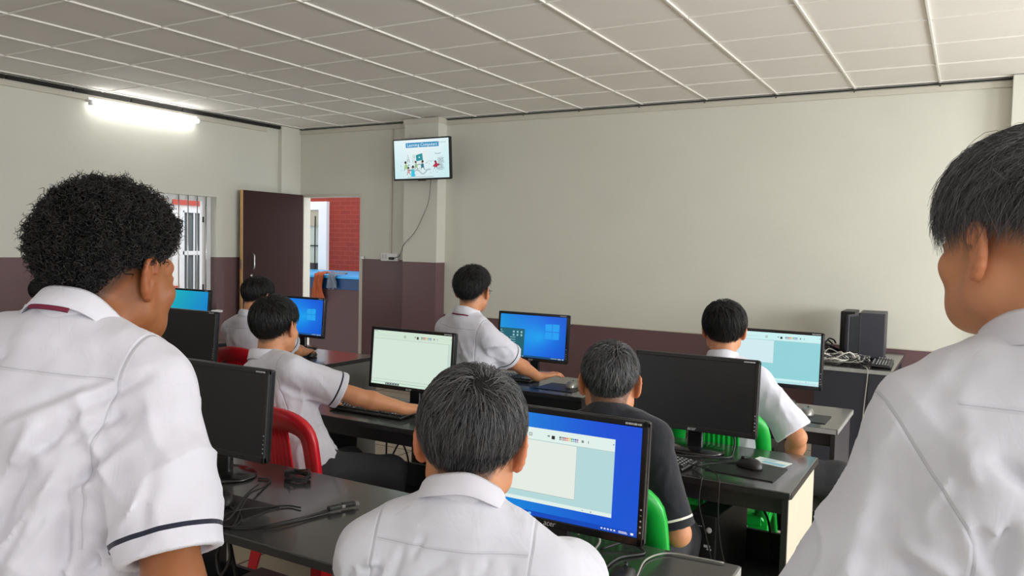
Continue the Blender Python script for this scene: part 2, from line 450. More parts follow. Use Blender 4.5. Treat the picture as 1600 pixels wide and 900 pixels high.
# coving along the front wall, dark strips coloured in as the shadow gap along the left wall
mb = MB(); mb.box(((XL + XR) / 2, YF - .012, H_CEIL - .045), (XR - XL, .024, .05), 0, .006)
mb.box(((XL + XR) / 2, YF - .016, H_CEIL - .010), (XR - XL, .03, .004), 1)
for i in range(9): mb.box((-4.6 + i * .62, YF - .026, H_CEIL - .026), (.012, .004, .008), 1)
struct(mb.build('trim_4', [M['trim'], M['gap']]))
mb = MB(); yy = 2.0
while yy < YF - .35:
    mb.box((XL + .02, yy + .28, H_CEIL - .022), (.04, .56, .032), 0); yy += .575
mb.box((XL + .012, 3.0, H_CEIL - .07), (.024, 7.2, .05), 1, .006)
struct(mb.build('trim_5', [M['gap'], M['trim']]))
# raised edge of the white writing area on the front wall
mb = MB(); mb.box((-2.2, YF - .004, .815), (5.42, .008, .012), 0, .002); struct(mb.build('trim_6', M['trim']))

# conduit, socket box
mb = MB(); mb.box((-5.67, YF - .008, 2.155), (.022, .016, 1.42), 0, .003); struct(mb.build('trim_7', M['trim']))

# window in the left wall
mb = MB(); y0, y1, z0, z1 = WIN; xw = XL - .12
def rail(a, b, s, m=0): mb.box(((a[0] + b[0]) / 2, (a[1] + b[1]) / 2, (a[2] + b[2]) / 2), (abs(a[0] - b[0]) + s[0], abs(a[1] - b[1]) + s[1], abs(a[2] - b[2]) + s[2]), m, .003)
for yy in (y0 + .025, y1 - .025, 4.70, 5.40): rail((xw, yy, z0), (xw, yy, z1), (.05, .05, 0))
for zz in (z0 + .025, z1 - .025): rail((xw, y0, zz), (xw, y1, zz), (.045, 0, .05))
wf = struct(mb.build('window_1', M['white']))
mb = MB(); yy = y0 + .12
while yy < y1 - .05:
    if min(abs(yy - 4.70), abs(yy - 5.40)) > .05: mb.tube([(xw + .06, yy, z0), (xw + .06, yy, z1)], .006)
    yy += .115
for zz in (z0 + .06,): mb.box((xw + .06, (y0 + y1) / 2, zz), (.005, y1 - y0 - .02, .012))
mb.build('window_grille', M['steel'], wf)
mb = MB(); mb.box((xw + .02, y1 - .10, (z0 + z1) / 2), (.04, .05, z1 - z0 - .1), 0, .004)
for zz in (z0 + .25, z1 - .25): mb.tube([(xw + .05, y1 - .12, zz - .03), (xw + .05, y1 - .12, zz + .03)], .009, 1)
mb.build('window_sash', [M['white'], M['steel_dark']], wf)
mb = MB(); mb.box((XL - .02, (y0 + y1) / 2, z0 - .012), (.2, y1 - y0 + .04, .024), 0, .004); mb.build('window_sill', M['white'], wf)

# unseen windows of the right and back walls that let the daylight in
def plain_window(name, c, w, h, axis):
    mb = MB()
    sx, sy = (w, .05) if axis == 'x' else (.05, w)
    for dz in (-h / 2 + .025, h / 2 - .025): mb.box((c[0], c[1], c[2] + dz), (sx, sy, .05))
    for k in (-.5, 0, .5):
        d = k * (w - .05)
        mb.box((c[0] + (d if axis == 'x' else 0), c[1] + (d if axis == 'y' else 0), c[2]), (.05, .05, h))
    struct(mb.build(name, M['white']))
for i, h in enumerate(RWIN): plain_window('window_%d' % (i + 2), (XR + .1, (h[0] + h[1]) / 2, (h[2] + h[3]) / 2), h[1] - h[0], h[3] - h[2], 'y')
for i, h in enumerate(BWIN): plain_window('window_%d' % (i + 5), ((h[0] + h[1]) / 2, YB - .1, (h[2] + h[3]) / 2), h[1] - h[0], h[3] - h[2], 'x')

# doorway frame and open leaf
mb = MB(); x0, x1, _, zt = DOOR
for xx in (x0 + .02, x1 - .02): mb.box((xx, YF + .045, zt / 2), (.04, .115, zt), 0, .004)
mb.box(((x0 + x1) / 2, YF + .045, zt - .02), (x1 - x0 - .078, .113, .04), 0, .004)
struct(mb.build('trim_8', M['trim']))
mb = MB(); mb.box((x1 + .012, YF - .012, 1.40), (.05, .022, .04), 0, .004); mb.build('door_catch', M['steel'])
bpy.data.objects['door_catch']['label'] = 'small steel door catch on right jamb of the doorway'; bpy.data.objects['door_catch']['category'] = 'door catch'
hx, hy = -7.0, 7.055; fx, fy = -7.035, 6.17
dl = thing('open_door', 'dark brown door leaf standing open beside the doorway', 'door', (hx, hy, 0), math.atan2(fy - hy, fx - hx))
W = math.hypot(fx - hx, fy - hy)
mb = MB(); mb.box((W / 2, 0, 1.07), (W, .036, 2.11), 0, .002); mb.build('door_panel', M['door'], dl)
mb = MB(); mb.box((W + .003, 0, 1.07), (.008, .040, 2.11)); o = mb.build('edge_strip', M['pale_wood'], dl); o['label'] = 'pale wood edge strip'
mb = MB(); hzs = [(W - .13, .018, 1.42), (W - .13, .055, 1.40), (W - .13, .058, 1.33), (W - .13, .055, 1.26), (W - .13, .018, 1.24)]
mb.tube(spline(hzs, 5), .009, 0, 8); o = mb.build('handle', M['steel'], dl); o['label'] = 'steel pull handle'
mb = MB(); mb.lathe([(.0, 0), (.017, 0), (.017, .006), (0, .008)], n=16); o = mb.build('lock', M['steel'], dl); o.location = (W - .12, .018, 1.17); o.rotation_euler = (-PI / 2, 0, 0)
mb = MB(); mb.box((W + .003, .0, 1.3), (.012, .024, .1)); mb.build('latch_plate', M['steel'], dl)
for zz in (.25, 1.07, 1.9):
    mb = MB(); mb.tube([(0, 0, zz - .05), (0, 0, zz + .05)], .008); mb.build('hinge', M['steel'], dl)

# ---- outside
gy = MB(); gy.box((-11.5, 6.5, -.1), (9, 16, .08)); struct(gy.build('ground', M['whitewall_out'])); 
bl = thing('porch_building', 'white rendered building with red bands seen through the barred window', 'building', (-10, 6.6, 0))
mb = MB(); mb.box((-.1, 0, 1.6), (.2, 5.6, 3.2)); mb.build('wall', M['whitewall_out'], bl)
mb = MB()
for z0b, z1b in ((.6, .88), (2.06, 2.30)): mb.box((.012, 0, (z0b + z1b) / 2), (.024, 5.6, z1b - z0b), 0)
mb.build('red_band', M['redband'], bl)
for dy in (1.29, -.95):
    mb = MB(); w2 = .28
    for s in (-1, 1): mb.box((.03, dy + s * (w2 - .03), 1.3), (.06, .06, 1.36), 0, .004)
    for zz in (.63, 1.98, 1.36): mb.box((.03, dy, zz), (.06, .5, .06), 0, .004)
    f = mb.build('window_frame', M['white'], bl)
    mb = MB(); mb.box((.02, dy, 1.3), (.012, .5, 1.3)); mb.build('pane', M['glass_dark'], f)
    mb = MB()
    for k in (-.16, -.05, .06, .17): mb.box((.05, dy + k, 1.3), (.012, .022, 1.3))
    mb.build('bar', M['white'], f)
# the porch beyond the doorway
bw = thing('brick_building', 'red brick wall with a white framed window beyond the doorway', 'building', (-8.4, 10.0, 0))
mb = MB(); mb.box((0, .1, 1.7), (5.0, .2, 3.4)); mb.build('wall', M['brick'], bw)
mb = MB(); xa, xb, za, zb = -2.1, -.90, 1.0, 2.24
for xx in (xa + .09, xb - .09): mb.box((xx, -.03, (za + zb) / 2), (.18, .08, zb - za), 0, .006)
for zz in (za + .03, zb - .07): mb.box(((xa + xb) / 2, -.028, zz), (xb - xa - .34, .076, .14), 0, .006)
wfr = mb.build('window_frame', M['white'], bw)
mb = MB(); mb.box(((xa + xb) / 2, -.005, (za + zb) / 2), (xb - xa - .3, .012, zb - za - .2)); mb.build('pane', mat('bright_glass', rgb(196, 204, 190), .15, noise=.15, nscale=5), wfr)
mb = MB(); mb.box(((xa + xb) / 2, -.03, 1.98), (xb - xa - .34, .012, .30), 0); mb.build('blind', M['blind'], wfr)
mb = MB()
for k in range(6): mb.box((xa + .25 + k * .135, -.045, 1.55), (.014, .014, .9))
mb.box(((xa + xb) / 2, -.045, 1.5), (xb - xa - .34, .014, .02)); mb.box(((xa + xb) / 2, -.03, 1.16), (xb - xa - .34, .03, .1))
mb.build('bar', M['steel_dark'], wfr)
pw = thing('porch_parapet', 'maroon parapet with a bright blue top outside the doorway', 'wall', (-7.6, 8.3, 0))
mb = MB(); mb.box((0, 0, .46), (4, .2, .94)); mb.build('base', M['maroon_out'], pw)
mb = MB(); mb.box((0, .72, 1.09), (4.04, 1.68, .03), 0, .004); mb.build("top", M["blue_top"], pw)
mb = MB(); mb.box((0, 0, 1.0), (4.02, .21, .15), 0, .003); mb.build('edge_band', M['blue_edge'], pw)
def cloth(name, label, m, cx, w, drop, seed, z0=1.112, back=.22):
    r = random.Random(seed); nu, nv = 16, 26; V = []; F = []
    L = back + drop
    for side in (0, 1):
        for i in range(nu + 1):
            for j in range(nv + 1):
                u = i / nu - .5; s = j / nv * L
                ph = 7 * u + seed
                wv = .022 * math.sin(ph * 2.1 + s * 5) + .014 * math.sin(ph * 4.3 + 1 + s * 9)
                squeeze = 1 - .25 * math.sin(min(1, s / L) * PI)
                xx = cx + u * w * squeeze + .03 * math.sin(s * 9 + seed) * (s / L)
                if s < back: yy = 8.2 + back - s - .02; zz = z0 + .012 + abs(wv) * .9
                else:
                    yy = 8.18 - .012 - abs(wv) * 1.2; zz = z0 - (s - back) + .02 * math.sin(ph * 2)
                V.append((xx, yy - side * .004, zz + side * .004))
    k = (nu + 1) * (nv + 1)
    for side in (0, 1):
        for i in range(nu):
            for j in range(nv):
                a = side * k + i * (nv + 1) + j; q = (a, a + nv + 1, a + nv + 2, a + 1)
                F.append(q if side else q[::-1])
    bd = [(i * (nv + 1), (i + 1) * (nv + 1)) for i in range(nu)] + [(i * (nv + 1) + nv, (i + 1) * (nv + 1) + nv) for i in range(nu)]
    for a, b in bd: F.append((a, b, b + k, a + k))
    mb = MB(); mb.add(V, F, 0, True); o = mb.build(name, m); tag(o, label, 'cloth')
cloth('draped_cloth', 'orange cloth hanging over the blue parapet top', M['orange_cloth'], -7.76, .25, .36, 1)
cloth('draped_cloth', 'grey cloth hanging beside the orange cloth', M['grey_cloth'], -7.535, .17, .17, 5)

# ---- wall tube light, ceiling tube light
def tube_light(name, label, loc, rz, L=1.15, pow_=1.0):
    t = thing(name, label, 'tube light', loc, rz)
    mb = MB(); mb.box((0, .028, .03), (L + .04, .04, .045), 0, .005); mb.build('batten', M['white'], t)
    for s in (-1, 1):
        mb = MB(); mb.box((s * (L / 2 + .012), -.012, .0), (.024, .05, .05), 0, .006); mb.build('end_cap', M['white'], t)
    mb = MB(); mb.tube([(-L / 2, -.022, 0), (L / 2, -.022, 0)], .021, 0, 14); mb.build('tube', M['tube'], t)
    return t
tube_light('tube_light', 'lit fluorescent tube high on the left wall', (XL + .05, 5.03, 2.80), PI / 2)
tube_light('tube_light', 'lit fluorescent tube on the ceiling over the right aisle', (1.25, 5.35, 2.86), 0)

tube_light('tube_light', 'added unseen tube on the left wall, brightening the ceiling', (XL + .05, 1.2, 2.80), PI / 2)  # this tube and the two below are unseen extras added to brighten the ceiling
tube_light('tube_light', 'added unseen tube on the right wall, lifting the ceiling brightness', (XR - .05, 3.5, 2.80), -PI / 2)
tube_light('tube_light', 'added unseen tube on the back wall, for a brighter ceiling', (-2.8, YB + .05, 2.80), PI)
# ---- socket box, television and its cable
sb = thing('socket_box', 'white wall socket box at the foot of the conduit', 'socket', (-5.67, YF, 1.413))
mb = MB(); mb.box((0, -.018, 0), (.24, .036, .085), 0, .006); mb.build('box', M['white'], sb)
mb = MB()
for k in (-.085, -.045): mb.box((k, -.038, .005), (.028, .004, .05), 0, .002)
mb.build('switch', M['lightgrey'], sb)
mb = MB(); mb.box((.045, -.05, -.012), (.06, .03, .03), 0, .006); mb.build('plug', M['cable'], sb)

class Screen:
    """flat lit picture: coloured polygons, each with its own emission colour"""
    def __init__(self, w, h): self.w = w; self.h = h; self.V = []; self.F = []; self.C = []; self.z = 0
    def P(self, u, v): return ((u - .5) * self.w, -self.z, (v - .5) * self.h)
    def poly(self, pts, cols):
        b = len(self.V); self.V += [self.P(*p) for p in pts]; self.F.append(tuple(range(b, b + len(pts))))
        if isinstance(cols[0], (int, float)): cols = [cols] * len(pts)
        self.C += [tuple(lin(c) for c in q) for q in cols]
    def layer(self): self.z += .00025
    def rect(self, u0, v0, u1, v1, col): self.poly([(u0, v0), (u1, v0), (u1, v1), (u0, v1)], col)
    def disc(self, u, v, r, col, ry=None, n=14, a0=0):
        ry = ry if ry is not None else r * self.w / self.h
        self.poly([(u + r * math.cos(a0 + 2 * PI * i / n), v + ry * math.sin(a0 + 2 * PI * i / n)) for i in range(n)], col)
    def grad(self, fn, nx=24, ny=14):
        for i in range(nx):
            for j in range(ny):
                q = [(i / nx, j / ny), ((i + 1) / nx, j / ny), ((i + 1) / nx, (j + 1) / ny), (i / nx, (j + 1) / ny)]
                self.poly(q, [fn(*p) for p in q])
    def text(self, s, u, v, size, col, shear=0, spacing=1.0):
        V, F = text_geo(s, size, shear, 2, spacing)
        b = len(self.V); self.V += [((u - .5) * self.w + p[0], -self.z, (v - .5) * self.h + p[1]) for p in V]
        self.F += [tuple(b + i for i in f) for f in F]; self.C += [tuple(lin(c) for c in col)] * len(V)
    def line(self, u0, v0, u1, v1, t, col):
        dx, dy = (u1 - u0) * self.w, (v1 - v0) * self.h; L = math.hypot(dx, dy) or 1
        nx, ny = -dy / L * t / self.w, dx / L * t / self.h
        self.poly([(u0 + nx, v0 + ny), (u0 - nx, v0 - ny), (u1 - nx, v1 - ny), (u1 + nx, v1 + ny)], col)
    def mesh(self):
        me = bpy.data.meshes.new('screen'); me.from_pydata(self.V, [], self.F)
        ca = me.color_attributes.new('Col', 'FLOAT_COLOR', 'POINT')
        ca.data.foreach_set('color', np.array([(*c, 1) for c in self.C], np.float32).ravel()); me.update()
        me.materials.append(M['screen']); return me

tv = thing('wall_television', 'television on the pillar showing a Learning Computers slide', 'television', (-5.05, 6.80, 2.465), math.radians(0))
tv.rotation_euler = (math.radians(4), math.radians(-.4), math.radians(0))
mb = MB(); mb.box((0, .03, 0), (.735, .03, .435), 0, .006); mb.box((0, .06, -.02), (.5, .05, .28), 0, .02); mb.build('casing', M['plastic'], tv)
mb = MB()
for s in (-1, 1):
    mb.box((s * .361, .010, 0), (.013, .016, .435), 0, .002); mb.box((0, .010, s * .211), (.735, .016, .014 if s > 0 else .02), 0, .002)
mb.box((0, .008, -.222), (.1, .014, .014), 0, .003)
mb.build('bezel', M['plastic_gloss'], tv)
mb = MB(); mb.box((0, .10, 0), (.22, .09, .2), 0, .004); mb.build('bracket', M['steel_dark'], tv)
s = Screen(.712, .404)
s.grad(lambda u, v: (196 + 22 * v + 18 * (1 - abs(u - .45) * 2), 232 + 8 * v, 236 + 6 * v), 12, 8); s.layer()
s.rect(.22, .80, .82, .925, (28, 138, 186)); s.layer(); s.text('Learning Computers', .52, .862, .047, (236, 248, 252)); 
# the loose pen-drawing of children among pages, towers and flying things, kept generic
r5 = random.Random(5)
s.poly([(.40, .60), (.41, .44), (.53, .47), (.52, .645)], (22, 140, 150)); s.layer(); s.disc(.465, .54, .012, (200, 236, 236))
ink = (70, 84, 92)
def kid(u, v, body, sc=1.0, flip=1):
    s.poly([(u - .03 * sc, v - .07 * sc), (u + .03 * sc, v - .07 * sc), (u + .02 * sc, v + .04 * sc), (u - .02 * sc, v + .04 * sc)], body)
    s.disc(u + .006 * flip, v + .075 * sc, .019 * sc, (222, 190, 160)); s.layer(); s.disc(u - .004 * flip, v + .092 * sc, .02 * sc, (34, 30, 40))
    s.line(u + .02 * flip * sc, v, u + .07 * flip * sc, v + .03 * sc, .003, ink); s.line(u - .02 * sc, v - .07 * sc, u - .03 * sc, v - .12 * sc, .003, ink); s.line(u + .02 * sc, v - .07 * sc, u + .04 * sc, v - .12 * sc, .003, ink)
kid(.21, .33, (160, 196, 120)); kid(.26, .20, (204, 150, 150), .9); kid(.34, .20, (60, 190, 214), 1.1, -1); kid(.40, .34, (150, 190, 130), .9); kid(.52, .34, (30, 110, 130), 1.0, -1); kid(.76, .33, (176, 40, 74), .9)
s.rect(.31, .05, .375, .2, (30, 190, 220))
s.poly([(.70, .30), (.76, .26), (.84, .34), (.79, .36), (.76, .44), (.74, .35)], (176, 30, 66))
for (u0, v0, u1, v1) in ((.24, .42, .26, .62), (.28, .42, .26, .62), (.23, .46, .29, .46), (.235, .50, .285, .50), (.35, .40, .35, .56), (.38, .40, .38, .56), (.35, .56, .38, .56)): s.line(u0, v0, u1, v1, .0016, (120, 140, 130))
s.disc(.365, .58, .02, (150, 180, 170)); s.layer(); s.disc(.365, .58, .013, (214, 240, 240))
for i in range(26):
    a = i / 25; s.disc(.38 + .28 * a, .20 + .04 * math.sin(a * 9) - .05 * math.sin(a * PI), .012, (170, 190, 190), n=8)
for i in range(70):
    u, v = r5.uniform(.12, .88), r5.uniform(.14, .46); s.line(u, v, u + r5.uniform(-.03, .03), v + r5.uniform(-.05, .05), .0013, (120, 138, 140))
for i in range(16):
    v = .2 + .02 * i; s.line(.80 + r5.uniform(-.01, .01), v, .90 + r5.uniform(-.02, .02), v + r5.uniform(0, .03), .0013, ink)
s.line(.75, .63, .80, .61, .002, ink); s.line(.80, .61, .86, .63, .002, ink); s.line(.78, .90, .95, .90, .0022, (150, 176, 186)); s.line(.24, .035, .72, .035, .0018, (90, 110, 116))
link('screen', s.mesh(), tv).location = (0, .006, .001)
mb = MB(); mb.tube(spline([(-4.99, 6.90, 2.25), (-5.02, 6.915, 2.05), (-5.08, 6.915, 1.90), (-5.20, 6.915, 1.70), (-5.36, 6.93, 1.56), (-5.44, 7.0, 1.49), (-5.53, 7.06, 1.425), (-5.62, 7.05, 1.402)], 8), .003, 0, 6)
tag(mb.build('television_cable', M['cable']), 'thin dark cable hanging from television down to the socket box', 'cable')
# ------------------------------------------------------------------ desks
DZ = .75
def desk(label, x0, x1, y0, y1, side_r='desk_body', shelf=True, edge='desk_body', top='desk', panel_l=True, apron='desk_body', modesty=.42, group=None):
    t = thing('computer_desk', label, 'desk', ((x0 + x1) / 2, y0, 0), 0, group)
    w = x1 - x0; d = y1 - y0; hx = w / 2
    mb = MB(); mb.box((0, d / 2, DZ - .0125), (w, d, .025), 0, .005, seg=3); o = mb.build('tabletop', M[top], t)
    mb = MB(); mb.box((0, .0, DZ - .0125), (w - .012, .004, .021)); mb.box((hx, d / 2, DZ - .0125), (.004, d - .012, .021)); mb.box((-hx, d / 2, DZ - .0125), (.004, d - .012, .021))
    e = mb.build('edge_band', M[edge], o)
    for s in (-1, 1):
        mb = MB(); mb.box((s * (hx - .022), d / 2 + .01, (DZ - .03) / 2), (.02, d - .04, DZ - .03), 0, .002)
        p = mb.build('side_panel', M[side_r if s > 0 else 'desk_body'], t)
        mb = MB(); mb.box((s * (hx - .022), .026, (DZ - .03) / 2), (.022, .012, DZ - .03), 0, .002); mb.build('panel_edge', M['desk_body'], p)
    if apron: mb = MB(); mb.box((0, .06, DZ - .06), (w - .07, .018, .068), 0, .002); mb.build('apron', M[apron], t)
    mb = MB(); mb.box((0, d - .03, modesty / 2 + .02), (w - .066, .018, modesty - .04), 0, .002); mb.build('back_panel', M['desk_body'], t)
    if shelf:
        sd_ = .38; mb = MB(); mb.box((0, d - .04 - sd_ / 2, .29), (w - .066, sd_, .018), 0, .002); mb.build('lower_shelf', M['desk_body'], t)
    return t
desk('black desk nearest the camera at right, holding the lit monitor with a drawing window', -1.235, -.48, 1.48, 2.07, edge='desk_edge', apron=None, modesty=.34)
desk('long black desk at front left with a switched-off monitor and a loose video cable', -2.46, -1.255, 1.495, 2.075, apron=None, modesty=.34)
desk('black desk with a pale unpainted end panel under the large switched-off monitor', -1.33, -.49, 2.79, 3.355, side_r='desk_cream')
desk('black desk in front of the student on the red chair reaching for the mouse', -2.92, -1.72, 2.79, 3.355)
desk('black desk at left holding the off monitor beside the curly haired student', -4.62, -3.42, 2.79, 3.355)
desk('desk with a worn pale edge beside the front wall, silver mouse on it', -1.31, -.495, 3.93, 4.51, edge='desk_edge', side_r='desk_navy', top='desk')
desk('black desk in front of the student wearing glasses', -2.98, -1.80, 3.93, 4.51)
desk('black desk by the open doorway under a lit blue monitor', -4.92, -3.70, 3.93, 4.51, side_r='desk_grey')
desk('black desk by the barred window under the leftmost lit monitor', -6.32, -5.10, 3.93, 4.51)
# store desk by the front wall: end turned to the room
sd = thing('storage_table', 'dark table against the front wall heaped with loose cables', 'table', (-.67, 6.47, 0))
mb = MB(); mb.box((0, 0, .77), (.52, 1.18, .03), 0, .005); mb.build('tabletop', M['desk'], sd)
mb = MB(); mb.box((.0, -.588, .77), (.51, .006, .026)); mb.build('edge_band', M['desk_edge'], sd)
for yy in (-.575, .555):
    mb = MB(); mb.box((0, yy, .3775), (.48, .02, .755), 0, .002); mb.build('end_panel', M['desk_navy'], sd)
mb = MB(); mb.box((-.2, 0, .45), (.018, 1.1, .5), 0, .002); mb.build('back_panel', M['desk_body'], sd)
mb = MB(); mb.box((.11, -.587, .40), (.006, .004, .70)); mb.build('panel_joint', M['desk_body'], sd)

# ------------------------------------------------------------------ monitors
SW, SH = .476, .268
def monitor(label, x, y, rz=0.0, screen=None, tilt=4, z=DZ, zb=.842, group=None, logo=True):
    t = thing('computer_monitor', label, 'monitor', (x, y, z), math.radians(rz), group)
    T = Matrix.Translation((0, 0, zb - z + .152)) @ Matrix.Rotation(math.radians(-tilt), 4, 'X')
    mb = MB(); w, h = .508, .306
    mb.box((0, .016, 0), (w, .024, h), 0, .007, T=T); mb.box((0, .040, 0), (.40, .036, .22), 0, .014, T=T)
    c = mb.build('casing', M['plastic'], t)
    mb = MB(); bw = .0155
    for s in (-1, 1): mb.box((s * (w / 2 - bw / 2), .001, 0), (bw, .014, h), 0, .003, T=T)
    mb.box((0, .001, h / 2 - .008), (w, .014, .016), 0, .003, T=T); mb.box((0, .001, -h / 2 + .0105), (w, .014, .021), 0, .003, T=T)
    bz = mb.build('bezel', M['plastic_gloss'] if screen else M['plastic'], t)
    mb = MB(); mb.box((.254 + .0002, .012, 0), (.0025, .012, h - .012), 0, .001, T=T); mb.box((0, .012, h / 2), (w - .02, .010, .0022), 0, .001, T=T)
    o = mb.build('rim_line', M['steel_dark'], bz)
    if screen is None:
        mb = MB(); mb.box((0, .0, .003), (SW + .004, .008, SH + .004), 0, T=T); mb.build('screen', M['screen_off'], t)
    else:
        s = Screen(SW + .002, SH + .002); screen(s); o = link('screen', s.mesh(), t); o.matrix_local = T @ Matrix.Translation((0, -.003, .003))
    if logo:
        V, F = text_geo('acer', .021, .18, 3, .95); V = [T @ Vector((p[0], -.0068, p[1] - h / 2 + .0105)) for p in V]
        mb = MB(); mb.add(V, F); mb.build('logo', M['lightgrey'], bz)
    mb = MB(); r = random.Random(3); xx = .196
    while xx < .236:
        ww = r.uniform(.002, .0042); mb.box((xx, -.0062, h / 2 - .0085), (ww, .0008, .0048), 0, T=T); xx += ww + .0011
    mb.build('printed_mark', M['lightgrey'], bz)
    for k in range(5):
        mb = MB(); mb.box((.2475, -.0066, -.062 - k * .014), (.004, .0014, .0035), 0, .0005, T=T); mb.build('button', M['lightgrey'] if k != 1 else M['silver'], bz)
    mb = MB(); mb.box((0, .045, (zb - z) * .5 + .03), (.062, .026, (zb - z) + .06), 0, .008); mb.build('stand_neck', M['plastic_gloss'], t)
    mb = MB(); mb.lathe([(0, 0), (.118, 0), (.12, .004), (.112, .011), (.05, .017), (0, .018)], c=(0, .045, 0.001), n=36, sy=.8); mb.build('stand_base', M['plastic_gloss'], t)
    return t
def win_wall(u, v):
    # deep blue desktop with a pale beam
    d = math.hypot((u - .62) * 1.2, v - .5); k = max(0, 1 - d / .75)
    b = max(0, 1 - abs(v - .5 - (.62 - u) * .1) / (.12 + .55 * max(0, .62 - u)))
    l = max(0, .75 - u)
    return (0 + 8 * k, 84 + 66 * k * k + 96 * l * (1 - .4 * abs(v - .5)), 208 + 26 * k - 30 * max(0, u - .75) + 14 * l)
def deep_wall(u, v):
    return (2, 82 + 70 * max(0, .55 - u) + 8 * v, 212 + 12 * (1 - u))
def win_logo(s, u=.70, v=.52, k=.17, c=(60, 190, 244)):
    s.layer()
    for a, b in ((0, 0), (1, 0), (0, 1), (1, 1)):
        u0 = u + (a - .52) * k * .56; v0 = v + (b - .52) * k * .98
        s.poly([(u0, v0 + .008 * (1 - a)), (u0 + k * .52, v0 + .004 * a), (u0 + k * .52, v0 + k * .90), (u0, v0 + k * .90 - .008 * (1 - a))], c)
def taskbar(s, bg=(10, 60, 110), search=True):
    s.layer(); s.rect(0, 0, 1, .045, bg); s.layer()
    if search: s.rect(.045, .006, .17, .039, (226, 232, 236))
    for k in range(6): s.rect(.19 + k * .035, .012, .208 + k * .035, .033, ((216, 224, 228), (230, 190, 90), (120, 200, 230))[k % 3])
    for k in range(5): s.rect(.80 + k * .018, .016, .810 + k * .018, .03, (214, 224, 232))
    s.rect(.90, .024, .945, .030, (224, 230, 236)); s.rect(.90, .012, .95, .018, (224, 230, 236)); s.rect(.966, .012, .982, .033, (224, 230, 236))
def paint(s, u0, v0, u1, v1, cu, cv, tint=(222, 238, 232), canvas=(226, 234, 226), grey=(178, 214, 216), title=True):
    s.layer(); s.rect(u0, v0, u1, v1, tint); s.layer(); w = u1 - u0; h = v1 - v0
    s.rect(u0, v0 + .05 * h, u1, v1 - .16 * h, grey)
    s.layer(); s.rect(u0, v1 - .163 * h, u1, v1 - .158 * h, (176, 192, 190))
    s.rect(u0 + .004, v0 + cv * h, u0 + cu * w, v1 - .168 * h, canvas)
    s.line(u0 + cu * w, v0 + cv * h, u0 + cu * w, v1 - .168 * h, .0006, (150, 170, 170)); s.line(u0, v0 + cv * h, u0 + cu * w, v0 + cv * h, .0006, (150, 170, 170))
    s.layer(); yt = v1 - .085 * h
    # tool ribbon: icon blocks and the palette
    r = random.Random(2)
    for k in range(14): s.rect(u0 + (.06 + k * .02) * w, yt - .02, u0 + (.066 + k * .02) * w, yt + .004, (190, 204, 204))
    s.rect(u0 + .40 * w, yt - .03 * h, u0 + .425 * w, yt + .015 * h, (150, 164, 160)); s.rect(u0 + .405 * w, yt - .02 * h, u0 + .42 * w, yt + .008 * h, (210, 220, 210))
    s.rect(u0 + .565 * w, yt - .035 * h, u0 + .588 * w, yt + .012 * h, (18, 22, 24)); s.rect(u0 + .535 * w, yt - .01 * h, u0 + .552 * w, yt + .01 * h, (120, 132, 130))
    pal = [(24, 24, 24), (120, 124, 124), (120, 24, 34), (206, 44, 44), (226, 120, 60), (222, 200, 70), (60, 150, 80), (60, 140, 200), (56, 70, 160), (140, 76, 150)]
    for i in range(10):
        for j in range(2):
            c = pal[i] if j == 0 else tuple(min(235, int(q * .5 + 110)) for q in pal[i])
            a = u0 + (.62 + i * .0135) * w; b = yt + (-.004 - j * .026) * h; s.rect(a, b, a + .0105 * w, b + .019 * h, c)
    s.rect(u0 + .775 * w, yt - .02 * h, u0 + .79 * w, yt + .012 * h, (120, 130, 130)); s.rect(u0 + .82 * w, yt - .02 * h, u0 + .824 * w, yt + .012 * h, (60, 70, 76))
    s.rect(u0 + .005, v1 - .022 * h, u0 + .05 * w, v1 - .012 * h, (130, 146, 150)); s.rect(u1 - .014 * w, v1 - .075 * h, u1 - .006 * w, v1 - .06 * h, (60, 120, 180))
    s.rect(u0 + .80 * w, v0 + .018 * h, u0 + .81 * w, v0 + .026 * h, (150, 160, 160)); s.rect(u0 + .86 * w, v0 + .014 * h, u0 + .866 * w, v0 + .03 * h, (90, 100, 106))
def scr_front(s):
    s.grad(lambda u, v: (0, 84 + 84 * max(0, .8 - u) - 14 * v * u, 218 - 10 * u), 12, 8); paint(s, -.0 + .0, .13, .855, .855, .745, .135)
    taskbar(s, (0, 70, 186))
def scr_full(s):
    paint(s, 0, .045, 1, 1, .965, .055, (206, 226, 208), (210, 228, 213), (194, 216, 204)); s.layer(); s.rect(0, 0, 1, .042, (206, 230, 214)); s.layer()
    s.rect(.19, .004, .37, .038, (70, 84, 84))
    for k in range(5): s.rect(.20 + k * .034, .012, .215 + k * .034, .03, (190, 206, 200))
def scr_half(s):
    paint(s, 0, .045, 1, 1, .50, .36, (200, 238, 240), (206, 232, 238), (142, 208, 214)); taskbar(s, (176, 224, 228), False)
def scr_menu(s):
    s.grad(win_wall); win_logo(s, .75, .56, .19, (24, 156, 238))
    s.layer(); s.rect(0, .045, .385, .665, (18, 92, 108)); s.layer()
    for i in range(3):
        for j in range(2): s.rect(.205 + i * .06, .56 - j * .075, .23 + i * .06, .605 - j * .075, (150, 196, 206))
    for k in range(5): s.rect(.17, .44 - k * .055, .185, .46 - k * .055, (200, 226, 230)); s.rect(.195, .444 - k * .055, .25, .456 - k * .055, (150, 200, 206))
    s.rect(.015, .60, .03, .62, (190, 220, 226)); s.rect(.015, .56, .06, .57, (150, 200, 206))
    taskbar(s, (8, 74, 120))
def scr_desk(s):
    s.grad(win_wall); win_logo(s, .72, .5, .17, (30, 164, 234)); s.layer(); s.rect(.02, .05, .2, .12, (24, 90, 110)); taskbar(s, (6, 84, 150), False)
